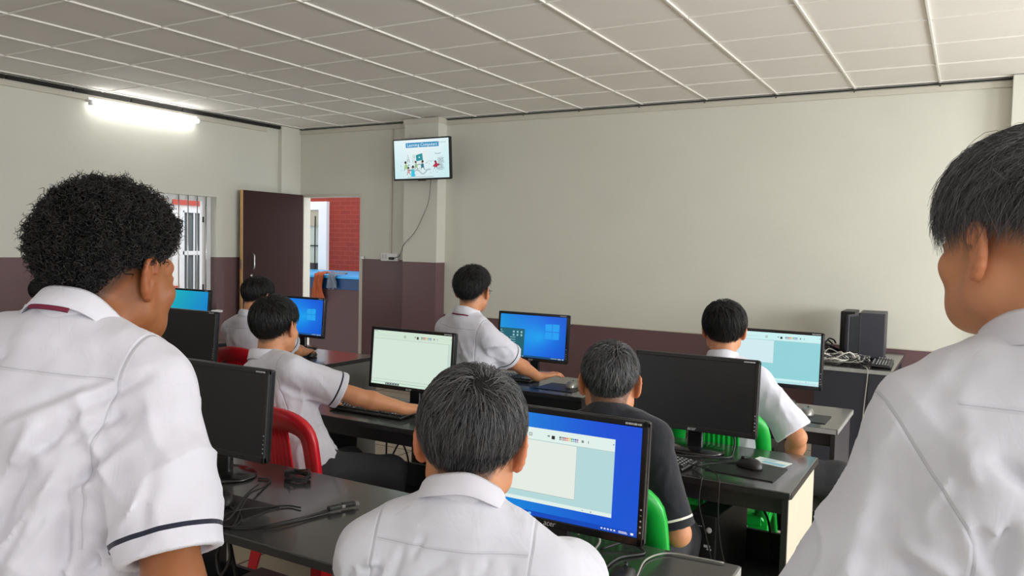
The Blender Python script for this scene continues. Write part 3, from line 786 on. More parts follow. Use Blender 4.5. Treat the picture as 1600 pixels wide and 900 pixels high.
def scr_desk2(s):
    s.grad(lambda u, v: (4, 118 + 40 * (1 - u) + 20 * v, 182 + 20 * u), 12, 8); s.layer(); s.rect(.03, .08, .36, .28, (20, 74, 86)); s.layer()
    for k in range(6): s.rect(.05 + k * .05, .2, .08 + k * .05, .24, (120, 168, 176))
    taskbar(s, (8, 96, 140), False)
monitor('lit monitor nearest the camera showing a drawing window over a blue desktop', -.915, 1.83, 0, scr_front, 4)
monitor('switched-off monitor on the front left desk beside the curly haired student', -2.215, 1.83, 0, None, 4)
monitor('large switched-off monitor on the desk with the pale end panel', -.94, 3.13, 0, None, 4)
monitor('lit monitor full of a blank pale green drawing page, left of the nearest seated head', -2.365, 3.13, 0, scr_full, 4)
monitor('switched-off monitor at left in front of the white-shirted student by the window', -4.04, 3.13, 0, None, 4)
monitor('lit monitor with a half-size pale page, right of the student by the front wall', -.90, 4.44, 0, scr_half, 4)
monitor('lit blue monitor with a dark open menu, in front of the student with glasses', -2.395, 4.44, 0, scr_menu, 4)
monitor('lit blue monitor standing before the open doorway', -4.425, 4.44, 0, scr_desk, 4)
monitor('lit blue monitor standing under the barred window', -5.70, 4.44, 0, scr_desk2, 4)

# ------------------------------------------------------------------ keyboards, mice, pads
def keyboard(label, x, y, rz, z=DZ, key='keycap', body='plastic'):
    t = thing('keyboard', label, 'keyboard', (x, y, z + .001), math.radians(rz))
    T = Matrix.Rotation(math.radians(3), 4, 'X')
    mb = MB(); mb.box((0, 0, .011), (.44, .135, .014), 0, .006, T=T); mb.build('base', M[body], t)
    mb = MB(); mp = MB(); r = random.Random(4)
    rows = [(.050, 15), (.026, 15), (.008, 14), (-.010, 13), (-.028, 12), (-.046, 8)]
    for yy, n in rows:
        x0 = -.21; wtot = .29; ws = [1.0] * n
        if n == 8: ws = [1.2, 1.1, 1.1, 5.4, 1.1, 1.1, 1.1, 1.2]
        elif n == 12: ws[0] = 2.2; ws[-1] = 2.4
        elif n == 13: ws[0] = 1.7; ws[-1] = 2.0
        k = wtot / sum(ws)
        for w in ws:
            mb.box((x0 + w * k / 2, yy, .0215), (w * k - .003, .0145, .008), 0, .002, seg=1, T=T)
            mp.box((x0 + w * k / 2 - min(.003, w * k * .2), yy + .002, .0258), (min(.0075, w * k * .5), .006, .0006), 0, T=T); x0 += w * k
    for yy, _ in rows[1:]:
        for c in range(3):
            mb.box((.105 + c * .0185 - .008, yy, .0215), (.0155, .0145, .008), 0, .002, seg=1, T=T)
        for c in range(4):
            mb.box((.158 + c * .0175, yy, .0215), (.0145, .0145, .008), 0, .002, seg=1, T=T); mp.box((.156 + c * .0175, yy + .002, .0258), (.006, .006, .0006), 0, T=T)
    mb.build('keys', M[key], t); o = mp.build('key_letters', M['keyprint'], t)
    return t
keyboard('black keyboard with white letters on the desk with the pale end panel', -1.09, 2.92, -8)
keyboard('dark keyboard under the pale green monitor', -2.47, 2.97, 0)
keyboard('black keyboard in front of the glasses student', -2.47, 4.22, 0)
keyboard('black keyboard under the monitor before the doorway', -4.33, 4.20, -6)
keyboard('grey keyboard end beside the silver mouse by the front wall', -1.0, 4.22, 0, key='silver', body='silver')
keyboard('dark keyboard on the front left desk under the off monitor', -2.20, 1.78 - .0, 0) if False else None

def pad(label, pts, z=DZ):
    mb = MB(); mb.prism(pts, z + .0005, z + .004); return tag(mb.build('mouse_pad', M['desk_body']), label, 'mouse pad')
def rect_pts(cx, cy, w, d, rz=0):
    c, s = math.cos(math.radians(rz)), math.sin(math.radians(rz))
    return [(cx + a * w / 2 * c - b * d / 2 * s, cy + a * w / 2 * s + b * d / 2 * c) for a, b in ((-1, -1), (1, -1), (1, 1), (-1, 1))]
pad('black mouse pad at the left end of the front left desk', rect_pts(-1.93, 1.63, .25, .21, 0))
pad('black mouse pad on the desk with the pale end panel', rect_pts(-.69, 3.0, .25, .21, -3))
pad('black mouse pad by the front wall under the silver mouse', rect_pts(-.68, 4.13, .23, .20, 0))
pad('dark mouse pad under the hand of the glasses student', rect_pts(-2.03, 4.14, .24, .22, 0))
def mouse(label, x, y, rz, m='plastic', z=DZ, wheel='lightgrey'):
    t = thing('computer_mouse', label, 'mouse', (x, y, z + .0045), math.radians(rz))
    V = []; F = []; nu, nv = 22, 10
    for j in range(nv + 1):
        b = (j / nv) * PI / 2
        for i in range(nu):
            a = 2 * PI * i / nu; ca, sa = math.cos(a), math.sin(a)
            ex = abs(ca) ** .8 * (1 if ca > 0 else -1) * .031 * (1 - .10 * sa * sa); ey = abs(sa) ** .85 * (1 if sa > 0 else -1) * .055
            cb = math.cos(b) ** .55 if j < nv else 0
            hz = .036 * (1 - .28 * max(0, sa) - .05 * max(0, -sa)) * math.sin(b) ** .9
            V.append((ex * cb, ey * cb, hz + .002))
    V += [(V[i][0] * .94, V[i][1] * .94, 0) for i in range(nu)]
    for j in range(nv):
        for i in range(nu): F.append((j * nu + i, j * nu + (i + 1) % nu, (j + 1) * nu + (i + 1) % nu, (j + 1) * nu + i))
    b = (nv + 1) * nu
    for i in range(nu): F.append((i, b + i, b + (i + 1) % nu, (i + 1) % nu))
    F.append(tuple(b + i for i in range(nu))[::-1])
    mb = MB(); mb.add(V, F, 0, True); mb.build('shell', M[m], t)
    mb = MB(); mb.tube([(-.004, .030, .0295), (.004, .030, .0295)], .0085, 0, 12); mb.build('scroll_wheel', M['steel_dark'], t)
    mb = MB(); mb.tube([(0, .008, .0385), (0, .022, .0365), (0, .048, .0205)], .0007, 0, 4); mb.build('button_gap', M['desk_body'], t)
    return t
mouse('black mouse on the pad at the left end of the front desk', -1.965, 1.655, 60)
mouse('black mouse beside a printed leaflet on the desk with the pale end panel', -.685, 3.025, 64)
mouse('silver and black mouse on the desk by the front wall', -.672, 4.19, 4, 'silver')
mouse('silver mouse right of the glasses student hand', -1.975, 4.16, 10, 'silver')
mouse('black mouse on the desk before the doorway', -4.02, 4.16, 20)
mouse('black mouse under the hand of the student on the red chair', -2.115, 2.98, 5)
mouse('black mouse beside the nearest seated student on the front desk', -.70, 1.80, 10)

# leaflet
mb = MB(); mb.box((0, 0, .0008), (.135, .085, .0012), 0); t = thing('leaflet', 'white and blue printed leaflet behind the black mouse', 'leaflet', (-.635, 3.165, DZ + .0005), math.radians(-14))
mb.build('sheet', M['paper'], t)
mb = MB(); mb.box((.02, -.018, .0016), (.09, .03, .0006)); 
for k in range(4): mb.box((-.02 + k * .004, .008 + k * .008, .0016), (.06, .002, .0006))
mb.build('print', M['paper_blue'], t)

# ------------------------------------------------------------------ towers
def tower(label, x, y, z, rz, w, d, h, m='tower', front=True, name='computer_tower'):
    t = thing(name, label, 'computer case', (x, y, z), math.radians(rz))
    mb = MB(); mb.box((0, 0, h / 2 + .004), (w, d - .02, h - .008), 0, .004); mb.build('case', M[m], t)
    f = MB(); f.box((0, -d / 2 + .008, h / 2), (w + .002, .022, h), 0, .008); p = f.build('front_panel', M['plastic'], t)
    mb = MB()
    for k in (.42, .68): mb.box((0, -d / 2 - .0032, h * k), (w - .008, .002, .003))
    mb.build('panel_groove', M['desk_body'], p)
    mb = MB(); mb.lathe([(0, 0), (.011, 0), (.011, .004), (.009, .006), (0, .006)], n=18); o = mb.build('power_button', M['lightgrey'], p); o.location = (w * .22, -d / 2 - .003, h * .80); o.rotation_euler = (PI / 2, 0, 0)
    mb = MB(); r = random.Random(8)
    for k in range(4): mb.box((-w * .3 + k * .008, -d / 2 - .004, h * .83), (.004, .002, .003))
    mb.box((w * .16, -d / 2 - .004, h * .58), (.024, .002, .009)); mb.box((w * .24, -d / 2 - .004, h * .545), (.018, .002, .006)); mb.box((-w * .06, -d / 2 - .004, h * .14), (.036, .002, .012))
    mb.build('badge', M['lightgrey'], p)
    return t
tower('small black computer case on the shelf under the desk with the pale end panel', -.80, 3.075, .30, -6, .105, .34, .285)
tower('black computer case under the front left desk, top showing', -2.0, 1.86, .30, 0, .36, .32, .085)
tower('black computer case under the desk of the student on the red chair', -1.98, 3.09, .30, 0, .105, .32, .285)
tower('black computer case on the shelf behind the green chair by the front wall', -.86, 4.24, .30, 0, .105, .32, .285)
tower('narrow black computer case at the back left of the cable heap', -.80, 6.84, .785, -90, .30, .11, .335)
t = tower('large navy grey computer case standing on the cable table', -.61, 6.64, .785, -88, .36, .19, .345, 'tower_navy')
ports = thing('port_adapter', 'black adapter plugs on the left of the cable table', 'adapter', (-.90, 6.62, .786))
mb = MB(); mb.box((0, 0, .025), (.05, .07, .05), 0, .006); mb.build('body', M['plastic'], ports)
mb = MB(); mb.box((.0, .0, .058), (.03, .04, .016), 0, .003); mb.build('plug', M['cable'], ports)
# bare flat monitor standing edge-on in the heap
t = thing('flat_monitor', 'grey flat monitor standing edge-on in the cable heap', 'monitor', (-.73, 6.40, .785), math.radians(72))
mb = MB(); mb.box((0, 0, .17), (.20, .028, .33), 0, .01); mb.build('casing', M['tower_navy'], t)
mb = MB(); mb.box((0, -.0155, .17), (.18, .004, .30)); mb.build('screen', M['screen_off'], t)
mb = MB(); mb.box((0, .022, .17), (.12, .03, .2), 0, .012); mb.build('back_shell', M['desk_grey'], t)
keyboard('dark keyboard lying among the loose cables near the wall', -.505, 6.2, 92, .786)
# loose cables heap: one tangle, with its plugs
mb = MB(); rr = random.Random(11)
for k in range(46):
    cx, cy = rr.uniform(-.88, -.62), rr.uniform(5.95, 6.22); pts = []; a = rr.uniform(0, 6.3); rad = rr.uniform(.03, .10)
    for q in range(8):
        a += rr.uniform(.4, 1.2); pts.append((min(-.585, max(-.91, cx + math.cos(a) * rad * 1.2)), min(6.27, max(5.91, cy + math.sin(a) * rad * .8)), .79 + abs(rr.gauss(0, .022)) + .0008 * k))
    mb.tube(spline(pts, 5), rr.choice([.003, .004, .0035]), rr.choice([0, 0, 1, 1, 2]), 6)
for k in range(16):
    R = Matrix.Rotation(rr.uniform(0, 6), 3, 'Z') @ Matrix.Rotation(rr.uniform(-.5, .5), 3, 'X')
    mb.box((rr.uniform(-.86, -.625), rr.uniform(5.95, 6.2), .80 + rr.uniform(0, .05)), (rr.uniform(.03, .05), rr.uniform(.02, .03), .014), rr.choice([2, 2, 1, 0]), .003, R)
o = mb.build('cable_heap', [M['cable'], M['cable_grey'], M['cable_white']]); tag(o, 'tangled heap of grey, black and white cables on the wall table', 'cables', kind='stuff')
mb = MB()
for k in range(5):
    pts = [(-.85 + .006 * k, 6.52 - .02 * k, .80 + .01 * k)] + [(-.93 + .012 * k + .03 * math.sin(q + k), 6.42 + .03 * q - .1, .83 + .02 * k + .02 * math.sin(q * 1.7 + k)) for q in range(5)]
    mb.tube(spline(pts, 5), .006, 0, 6)
tag(mb.build('cable_bundle', M['cable']), 'bundle of thick black cables left of the edge-on monitor', 'cables', kind='stuff')
mb = MB(); mb.tube(spline([(-.60, 5.93, .80), (-.57, 5.872, .792), (-.565, 5.865, .74), (-.58, 5.862, .5), (-.59, 5.85, .25), (-.6, 5.8, .02)], 6), .0035)
tag(mb.build('hanging_cable', M['cable_grey']), 'grey cable hanging down the end of the cable table', 'cable')

# cables of the desks
def cab(label, pts, r=.003, m='cable', n=6, name='cable', plug=None):
    mb = MB(); mb.tube(spline(pts, n), r, 0, 6); o = mb.build(name, M[m]); tag(o, label, 'cable'); return o
z = DZ + .005
vga = thing('video_cable', 'grey video cable with loose plugs on the front left desk', 'cable', (0, 0, 0))
mb = MB(); mb.tube(spline([(-2.08, 1.90, z), (-2.03, 1.91, z), (-1.99, 1.84, z), (-1.93, 1.72, z + .012), (-1.80, 1.56, z), (-1.775, 1.525, z), (-1.72, 1.565, z), (-1.67, 1.70, z), (-1.645, 1.79, z)], 8), .0035, 0, 6)
mb.tube(spline([(-2.2, 1.75, z), (-2.05, 1.70, z + .01), (-1.92, 1.64, z + .008), (-1.82, 1.60, z), (-1.78, 1.535, z), (-1.83, 1.53, z), (-1.86, 1.60, z + .01), (-1.80, 1.74, z), (-1.74, 1.76, z)], 8), .003, 0, 6)
mb.tube(spline([(-2.0, 1.83, z + .01), (-1.93, 1.72, z + .02), (-1.82, 1.56, z + .012), (-1.84, 1.535, z), (-1.78, 1.52, z + .004), (-1.69, 1.60, z + .004), (-1.655, 1.73, z + .004), (-1.64, 1.83, z + .008)], 8), .003, 0, 6)
mb.build('lead', M['cable'], vga)
for (px, py, a) in ((-1.640, 1.80, 70), (-1.625, 1.845, 60)):
    R = Matrix.Rotation(math.radians(a), 3, 'Z'); mb = MB(); mb.box((px, py, z + .008), (.045, .02, .014), 0, .004, R); p = mb.build('plug', M['plastic'], vga)
    mb = MB(); dv = R @ Vector((.027, 0, 0)); mb.box((px + dv.x, py + dv.y, z + .008), (.012, .018, .009), 0, .001, R); mb.build('contact', M['silver'], p)
# knot of thin cables behind
mb = MB(); rr = random.Random(21)
for k in range(9):
    a = rr.uniform(0, 6); pts = []
    for q in range(6): a += rr.uniform(.6, 1.4); pts.append((-1.97 + .05 * math.cos(a), 1.975 + .035 * math.sin(a), z + abs(rr.gauss(0, .01))))
    mb.tube(spline(pts, 5), .0025, 0, 5)
tag(mb.build('cable_knot', M['cable']), 'small knot of black cable at the back of the front left desk', 'cable', kind='stuff')
cab('black mouse lead crossing the desk with the pale end panel', [(-.71, 3.06, z + .006), (-.80, 3.02, z), (-.86, 2.93, z), (-.85, 2.86, z + .004), (-.80, 2.80, z + .002), (-.795, 2.775, z - .01), (-.80, 2.775, .66), (-.78, 2.80, .55), (-.76, 2.85, .40), (-.75, 2.87, .31)])
cab('black keyboard lead hanging over the front edge of that same pale-ended desk', [(-.98, 2.96, z + .004), (-.90, 2.885, z + .018), (-.78, 2.845, z + .016), (-.735, 2.785, z + .002), (-.73, 2.772, z - .02), (-.73, 2.775, .62), (-.72, 2.80, .5), (-.70, 2.84, .40), (-.69, 2.89, .31)], .0026)
cab('black video cable looping from the large off monitor', [(-.86, 3.225, z + .12), (-.80, 3.235, z + .06), (-.79, 3.19, z + .004), (-.79, 3.10, z + .004), (-.90, 3.05, z + .004), (-1.0, 3.01, z + .004)], .0045)
cab('grey lead looping on the corner of the nearest right desk', [(-.66, 1.75, z), (-.685, 1.86, z), (-.70, 1.96, z), (-.67, 2.03, z), (-.60, 2.045, z), (-.52, 2.05, z)], .0026, 'cable_grey')
cab('black lead behind the nearest lit monitor', [(-.83, 1.96, z), (-.78, 2.02, z + .01), (-.72, 2.0, z), (-.765, 1.93, z), (-.77, 1.83, z)], .004)
cab('short grey cable loop behind the nearest monitor stand', [(-.872, 1.90, z + .05), (-.86, 1.93, z + .07), (-.83, 1.95, z + .03), (-.84, 1.93, z)], .003, 'cable_grey')
for q, (lx, ly) in enumerate(((-2.62, 3.28), (-2.2, 3.3), (-1.95, 2.98))):
    cab(['black cables sagging under the desk left of the red chair student knee', 'thin lead drooping behind the red chair student knee', 'tangled lead above the computer case under that desk'][q],
        [(lx, ly, .70), (lx + .03, ly - .05, .52), (lx + .08, ly - .1, .44), (lx + .13, ly - .06, .55), (lx + .16, ly - .03, .42), (lx + .12, ly - .1, .33)], .005)
cab('black coiled lead hanging below the front left desk', [(-1.90, 1.64, .722), (-1.92, 1.62, .66), (-1.96, 1.63, .60), (-1.93, 1.62, .55), (-1.89, 1.62, .61), (-1.91, 1.63, .67), (-1.90, 1.66, .5), (-1.93, 1.70, .39)], .006)
cab('black cables on the shelf case under the pale-ended desk', [(-.86, 3.05, .60), (-.84, 3.12, .605), (-.78, 3.16, .60), (-.76, 3.10, .602), (-.80, 3.06, .606), (-.74, 3.2, .60), (-.66, 3.26, .5), (-.64, 3.27, .32)], .005)

# ------------------------------------------------------------------ plastic chairs
def chair(label, x, y, rz, m, group=None, arms=False):
    t = thing('plastic_chair', label, 'chair', (x, y, 0), math.radians(rz), group); mt = M[m]
    # seat: dished sheet with a rolled rim
    V = []; F = []; n = 14
    for side in (0, 1):
        for i in range(n + 1):
            for j in range(n + 1):
                u, v = i / n * 2 - 1, j / n * 2 - 1
                w = .215 + .015 * v
                r4 = (abs(u) ** 6 + abs(v) ** 6) ** (1 / 6); zz = .435 - .012 * (1 - max(abs(u), abs(v)) ** 2) - .030 * max(0, max(abs(u), v) - .86) / .14
                k = 1 - .06 * (abs(u * v)) ** 3
                V.append((u * w * k, v * .21 * k, zz - .010 * side))
    N = (n + 1) ** 2
    for side in (0, 1):
        for i in range(n):
            for j in range(n):
                a = side * N + i * (n + 1) + j; q = (a, a + n + 1, a + n + 2, a + 1); F.append(q if side == 0 else q[::-1])
    ring = [i * (n + 1) for i in range(n + 1)] + [n * (n + 1) + j for j in range(1, n + 1)] + [i * (n + 1) + n for i in range(n - 1, -1, -1)] + [j for j in range(n - 1, 0, -1)]
    for a, b in zip(ring, ring[1:] + ring[:1]): F.append((b, a, a + N, b + N))
    mb = MB(); mb.add(V, F, 0, True); mb.build('seat', mt, t)
    # back: curved arch band with a fluted centre panel
    def bp(u, v, off=0.0):  # u -1..1 across, v 0..1 up
        hw = .205 + .015 * math.sin(v * PI) - .01 * v
        yy = -.205 - .085 * v + .035 * (u * u) * (.3 + .7 * v); return Vector((u * hw, yy - off, .425 + .485 * v))
    def band(path, wid, th=.012, lip=True):
        """path of (u,v,inner_u,inner_v) pairs: outer and inner edge"""
        V = []; F = []
        for (u, v, a, b) in path:
            o, i = bp(u, v), bp(a, b); mid = (o + i) / 2; q = [o + Vector((0, .004, 0)), mid + Vector((0, .010, 0)), i + Vector((0, .004, 0)), i + Vector((0, -th + .002, 0)), mid + Vector((0, -th - .001, 0)), o + Vector((0, -th, 0))]
            if lip: q[0] = o + Vector((0, .008, 0)); q[5] = o + Vector((0, -th - .008, 0))
            V += q
        k = 6
        for i in range(len(path) - 1):
            for j in range(k): F.append((i * k + j, i * k + (j + 1) % k, (i + 1) * k + (j + 1) % k, (i + 1) * k + j))
        F.append(tuple(range(k))[::-1]); F.append(tuple((len(path) - 1) * k + j for j in range(k)))
        return V, F
    path = []; NB = 40
    for i in range(NB + 1):
        a = i / NB
        if a < .32: v = a / .32 * .72; path.append((-1, v, -.70 - .04 * (1 - v), v))
        elif a > .68: v = (1 - a) / .32 * .72; path.append((1, v, .70 + .04 * (1 - v), v))
        else:
            th = PI - (a - .32) / .36 * PI
            c_, s_ = math.cos(th), math.sin(th)
            path.append((abs(c_) ** .75 * (1 if c_ > 0 else -1), .72 + .28 * abs(s_) ** .75, abs(c_) ** .7 * .70 * (1 if c_ > 0 else -1), .72 + .10 * abs(s_) ** .7))
    V, F = band(path, 0); mb = MB(); mb.add(V, F, 0, True); b = mb.build('back_frame', mt, t)
    V = []; F = []; nu, nv = 44, 10
    for side in (0, 1):
        for i in range(nu + 1):
            for j in range(nv + 1):
                u = -.40 + .80 * i / nu; v = .0 + .82 * j / nv
                p = bp(u, v, 0); fl = .0035 * math.sin(i / nu * 2 * PI * 8)
                V.append(p + Vector((0, -.004 + fl - .004 * side, 0)))
    N = (nu + 1) * (nv + 1)
    for side in (0, 1):
        for i in range(nu):
            for j in range(nv):
                a = side * N + i * (nv + 1) + j; q = (a, a + nv + 1, a + nv + 2, a + 1); F.append(q if side else q[::-1])
    for i in range(nu):
        for e in (0, nv): a = i * (nv + 1) + e; F.append((a, a + nv + 1, a + nv + 1 + N, a + N))
    for j in range(nv):
        for e in (0, nu * (nv + 1)): F.append((e + j, e + j + 1, e + j + 1 + N, e + j + N))
    mb = MB(); mb.add(V, F, 0, True); mb.build('back_panel', mt, t)
    for sx in (-1, 1):
        for sy in (-1, 1):
            # angle section leg, wide at the top, splayed
            V = []; F = []; top = Vector((sx * .20, sy * .185, .425)); bot = Vector((sx * .235, sy * .235 - (.03 if sy < 0 else 0), 0))
            for k in range(5):
                f = k / 4; c = top.lerp(bot, f); w = .075 * (1 - f) + .036 * f + .05 * max(0, .25 - f) * 4 * .5; th = .007
                ax, ay = Vector((-sx * w, 0, 0)), Vector((0, -sy * w, 0))
                V += [c, c + ax, c + ax + Vector((0, -sy * th, 0)), c + Vector((-sx * th, -sy * th, 0)), c + ay + Vector((-sx * th, 0, 0)), c + ay]
            for k in range(4):
                for j in range(6): q = (k * 6 + j, k * 6 + (j + 1) % 6, (k + 1) * 6 + (j + 1) % 6, (k + 1) * 6 + j); F.append(q)
            F.append((0, 1, 2, 3, 4, 5)); F.append(tuple(24 + j for j in (5, 4, 3, 2, 1, 0)))
            mb = MB(); mb.add(V, F); o = mb.build('leg', mt, t)
        mb = MB(); mb.box((sx * .205, -.0, .405), (.012, .36, .05), 0, .004); mb.box((0, sx * .195, .405), (.36, .012, .05), 0, .004); mb.build('skirt', mt, t)
        if arms:
            mb = MB(); pts = spline([(sx * .235, -.245, .66), (sx * .262, -.12, .665), (sx * .268, .04, .655), (sx * .258, .15, .63), (sx * .238, .195, .56), (sx * .225, .20, .43)], 6)
            V = []; F = []
            for p in pts:
                V += [(p.x - .022, p.y, p.z), (p.x + .022, p.y, p.z + .002), (p.x + .026, p.y, p.z - .016), (p.x - .026, p.y, p.z - .016)]
            for i in range(len(pts) - 1):
                for j in range(4): F.append((i * 4 + j, i * 4 + (j + 1) % 4, i * 4 + 4 + (j + 1) % 4, i * 4 + 4 + j))
            F.append((3, 2, 1, 0)); F.append(tuple((len(pts) - 1) * 4 + j for j in range(4))); mb.add(V, F, 0, True); mb.build('armrest', mt, t)
    return t
# ------------------------------------------------------------------ people: smooth fields turned into skins
def vnoise(P, seed=0):
    """smooth value noise on points (n,3) -> -1..1"""
    P = np.asarray(P, np.float32); I = np.floor(P).astype(np.int64); f = P - I; f = f * f * (3 - 2 * f); out = 0
    def h(i, j, k):
        q = (i * 374761393 + j * 668265263 + k * 2147483647 + seed * 974711) & 0xffffffff
        q = ((q ^ (q >> 13)) * 1274126177) & 0xffffffff; q = q ^ (q >> 16)
        return (q & 0xffff).astype(np.float32) / 32767.5 - 1
    for a in (0, 1):
        for b in (0, 1):
            for c in (0, 1):
                w = (f[:, 0] if a else 1 - f[:, 0]) * (f[:, 1] if b else 1 - f[:, 1]) * (f[:, 2] if c else 1 - f[:, 2])
                out = out + w * h(I[:, 0] + a, I[:, 1] + b, I[:, 2] + c)
    return out

def axis(lo, hi, base, zones):
    xs = [lo]
    while xs[-1] < hi:
        x = xs[-1]; st = base
        for a, b, r in zones:
            d = max(a - x, x - b, 0); st = min(st, r + d * .25)
        xs.append(x + st)
    return np.array(xs, np.float32)

class Field:
    def __init__(self, lo, hi, base, zones=()):
        """zones: (lo3, hi3, res) boxes that get finer spacing"""
        self.ax = [axis(lo[i], hi[i], base, [(z[0][i], z[1][i], z[2]) for z in zones]) for i in range(3)]
        self.D = np.full([len(a) for a in self.ax], 1.0, np.float32)
    def block(self, lo, hi):
        sl = []
        for i in range(3):
            a = np.searchsorted(self.ax[i], lo[i]); b = np.searchsorted(self.ax[i], hi[i])
            sl.append(slice(max(0, a - 1), min(len(self.ax[i]), b + 1)))
        X, Y, Z = np.meshgrid(*[self.ax[i][sl[i]] for i in range(3)], indexing='ij', sparse=True)
        return tuple(sl), X, Y, Z
    def merge(self, sl, d, k, op='add'):
        a = self.D[sl]
        if op == 'add':
            if k > 0:
                h = np.maximum(k - np.abs(a - d), 0) / k; self.D[sl] = np.minimum(a, d) - h * h * k * .25
            else: self.D[sl] = np.minimum(a, d)
        else:
            d = -d
            if k > 0:
                h = np.maximum(k - np.abs(a - d), 0) / k; self.D[sl] = np.maximum(a, d) + h * h * k * .25
            else: self.D[sl] = np.maximum(a, d)
    def cone(self, a, b, ra, rb, k=.02, op='add', pad=.05, flat=None, cap=False):
        a = np.asarray(a, float); b = np.asarray(b, float); r = max(ra, rb) + pad
        sl, X, Y, Z = self.block(np.minimum(a, b) - r, np.maximum(a, b) + r)
        if 0 in self.D[sl].shape: return
        ab = b - a; L = max(1e-9, ab @ ab)
        t = np.clip(((X - a[0]) * ab[0] + (Y - a[1]) * ab[1] + (Z - a[2]) * ab[2]) / L, 0, 1)
        dx, dy, dz = X - a[0] - t * ab[0], Y - a[1] - t * ab[1], Z - a[2] - t * ab[2]
        if flat is not None:   # flattened section: (unit axis, factor)
            n, f = flat; w = dx * n[0] + dy * n[1] + dz * n[2]; d2 = dx * dx + dy * dy + dz * dz + w * w * (f * f - 1)
        else: d2 = dx * dx + dy * dy + dz * dz
        d = np.sqrt(d2) - (ra + (rb - ra) * t)
        if cap:
            n = ab / math.sqrt(L); d = np.maximum(d, (X - b[0]) * n[0] + (Y - b[1]) * n[1] + (Z - b[2]) * n[2])
        self.merge(sl, d.astype(np.float32), k, op)
    def ell(self, c, r, R=None, k=.02, op='add', pad=.05):
        c = np.asarray(c, float); r = np.asarray(r, float); m = r.max() + pad
        sl, X, Y, Z = self.block(c - m, c + m)
        if 0 in self.D[sl].shape: return
        X, Y, Z = X - c[0], Y - c[1], Z - c[2]
        if R is not None: # columns are local axes
            X, Y, Z = (X * R[0, 0] + Y * R[1, 0] + Z * R[2, 0], X * R[0, 1] + Y * R[1, 1] + Z * R[2, 1], X * R[0, 2] + Y * R[1, 2] + Z * R[2, 2])
        k0 = np.sqrt((X / r[0]) ** 2 + (Y / r[1]) ** 2 + (Z / r[2]) ** 2); k1 = np.sqrt((X / r[0] ** 2) ** 2 + (Y / r[1] ** 2) ** 2 + (Z / r[2] ** 2) ** 2)
        self.merge(sl, (k0 * (k0 - 1) / np.maximum(k1, 1e-6)).astype(np.float32), k, op)
    def loft(self, o, S, Fw, U, st, k=.03, op='add', pad=.06, p=2.3):
        """st rows: u, half breadth, half depth, forward offset along axes S,Fw,U from o"""
        st = np.asarray(st, float); o = np.asarray(o, float); r = st[:, 1:3].max() + np.abs(st[:, 3]).max() + pad
        e0, e1 = o + U * st[0, 0], o + U * st[-1, 0]
        sl, X, Y, Z = self.block(np.minimum(e0, e1) - r, np.maximum(e0, e1) + r)
        X, Y, Z = X - o[0], Y - o[1], Z - o[2]
        u = X * U[0] + Y * U[1] + Z * U[2]; s = X * S[0] + Y * S[1] + Z * S[2]; f = X * Fw[0] + Y * Fw[1] + Z * Fw[2]
        uc = np.clip(u, st[0, 0], st[-1, 0])
        # smooth interpolation of the stations
        def I(c):
            fine = np.linspace(st[0, 0], st[-1, 0], 160); v = np.interp(fine, st[:, 0], st[:, c]); kz = np.hanning(13); kz /= kz.sum()
            v = np.convolve(np.pad(v, 6, mode='edge'), kz, 'valid'); return np.interp(uc, fine, v)
        a, b, fo = I(1), I(2), I(3)
        q = (np.abs(s / a) ** p + np.abs((f - fo) / b) ** p) ** (1 / p)
        d = (q - 1) * np.minimum(a, b) * (.75 + .25 * np.minimum(a, b) / np.maximum(a, b)) 
        du = np.abs(u - uc); d = np.where(du > 0, np.sqrt(np.maximum(d, 0) ** 2 + du * du) + np.minimum(d, 0) * 0, d)
        self.merge(sl, d.astype(np.float32), k, op)
    def half(self, o, n, lo, hi):
        """cut away the side of plane (o, normal n points to the removed side) inside box lo..hi"""
        sl, X, Y, Z = self.block(np.asarray(lo, float), np.asarray(hi, float))
        d = (X - o[0]) * n[0] + (Y - o[1]) * n[1] + (Z - o[2]) * n[2]
        self.D[sl] = np.maximum(self.D[sl], d.astype(np.float32))
    def displace(self, fn, band=.05):
        m = np.abs(self.D) < band; idx = np.nonzero(m)
        P = np.stack([self.ax[i][idx[i]] for i in range(3)], 1); self.D[idx] += fn(P).astype(np.float32)
    def mesh(self, name, relax=2):
        D = self.D; ins = D < 0; nx, ny, nz = D.shape
        c = np.zeros((nx - 1, ny - 1, nz - 1), np.int8)
        for a in (0, 1):
            for b in (0, 1):
                for d in (0, 1): c += ins[a:nx - 1 + a, b:ny - 1 + b, d:nz - 1 + d]
        act = np.nonzero((c > 0) & (c < 8)); n = len(act[0]); idx = np.full(c.shape, -1, np.int32); idx[act] = np.arange(n)
        acc = np.zeros((n, 3), np.float32); cnt = np.zeros(n, np.float32); i, j, k = act
        G = self.ax
        corners = [(a, b, d) for a in (0, 1) for b in (0, 1) for d in (0, 1)]
        val = {q: D[i + q[0], j + q[1], k + q[2]] for q in corners}
        pos = {q: np.stack([G[0][i + q[0]], G[1][j + q[1]], G[2][k + q[2]]], 1) for q in corners}
        for q in corners:
            for axn in range(3):
                if q[axn] == 0:
                    r = list(q); r[axn] = 1; r = tuple(r); v0, v1 = val[q], val[r]; m = (v0 < 0) != (v1 < 0)
                    t = np.where(m, v0 / np.where(m, v0 - v1, 1), 0)[:, None]
                    acc += np.where(m[:, None], pos[q] * (1 - t) + pos[r] * t, 0); cnt += m
        V = acc / np.maximum(cnt, 1)[:, None]; Q = []
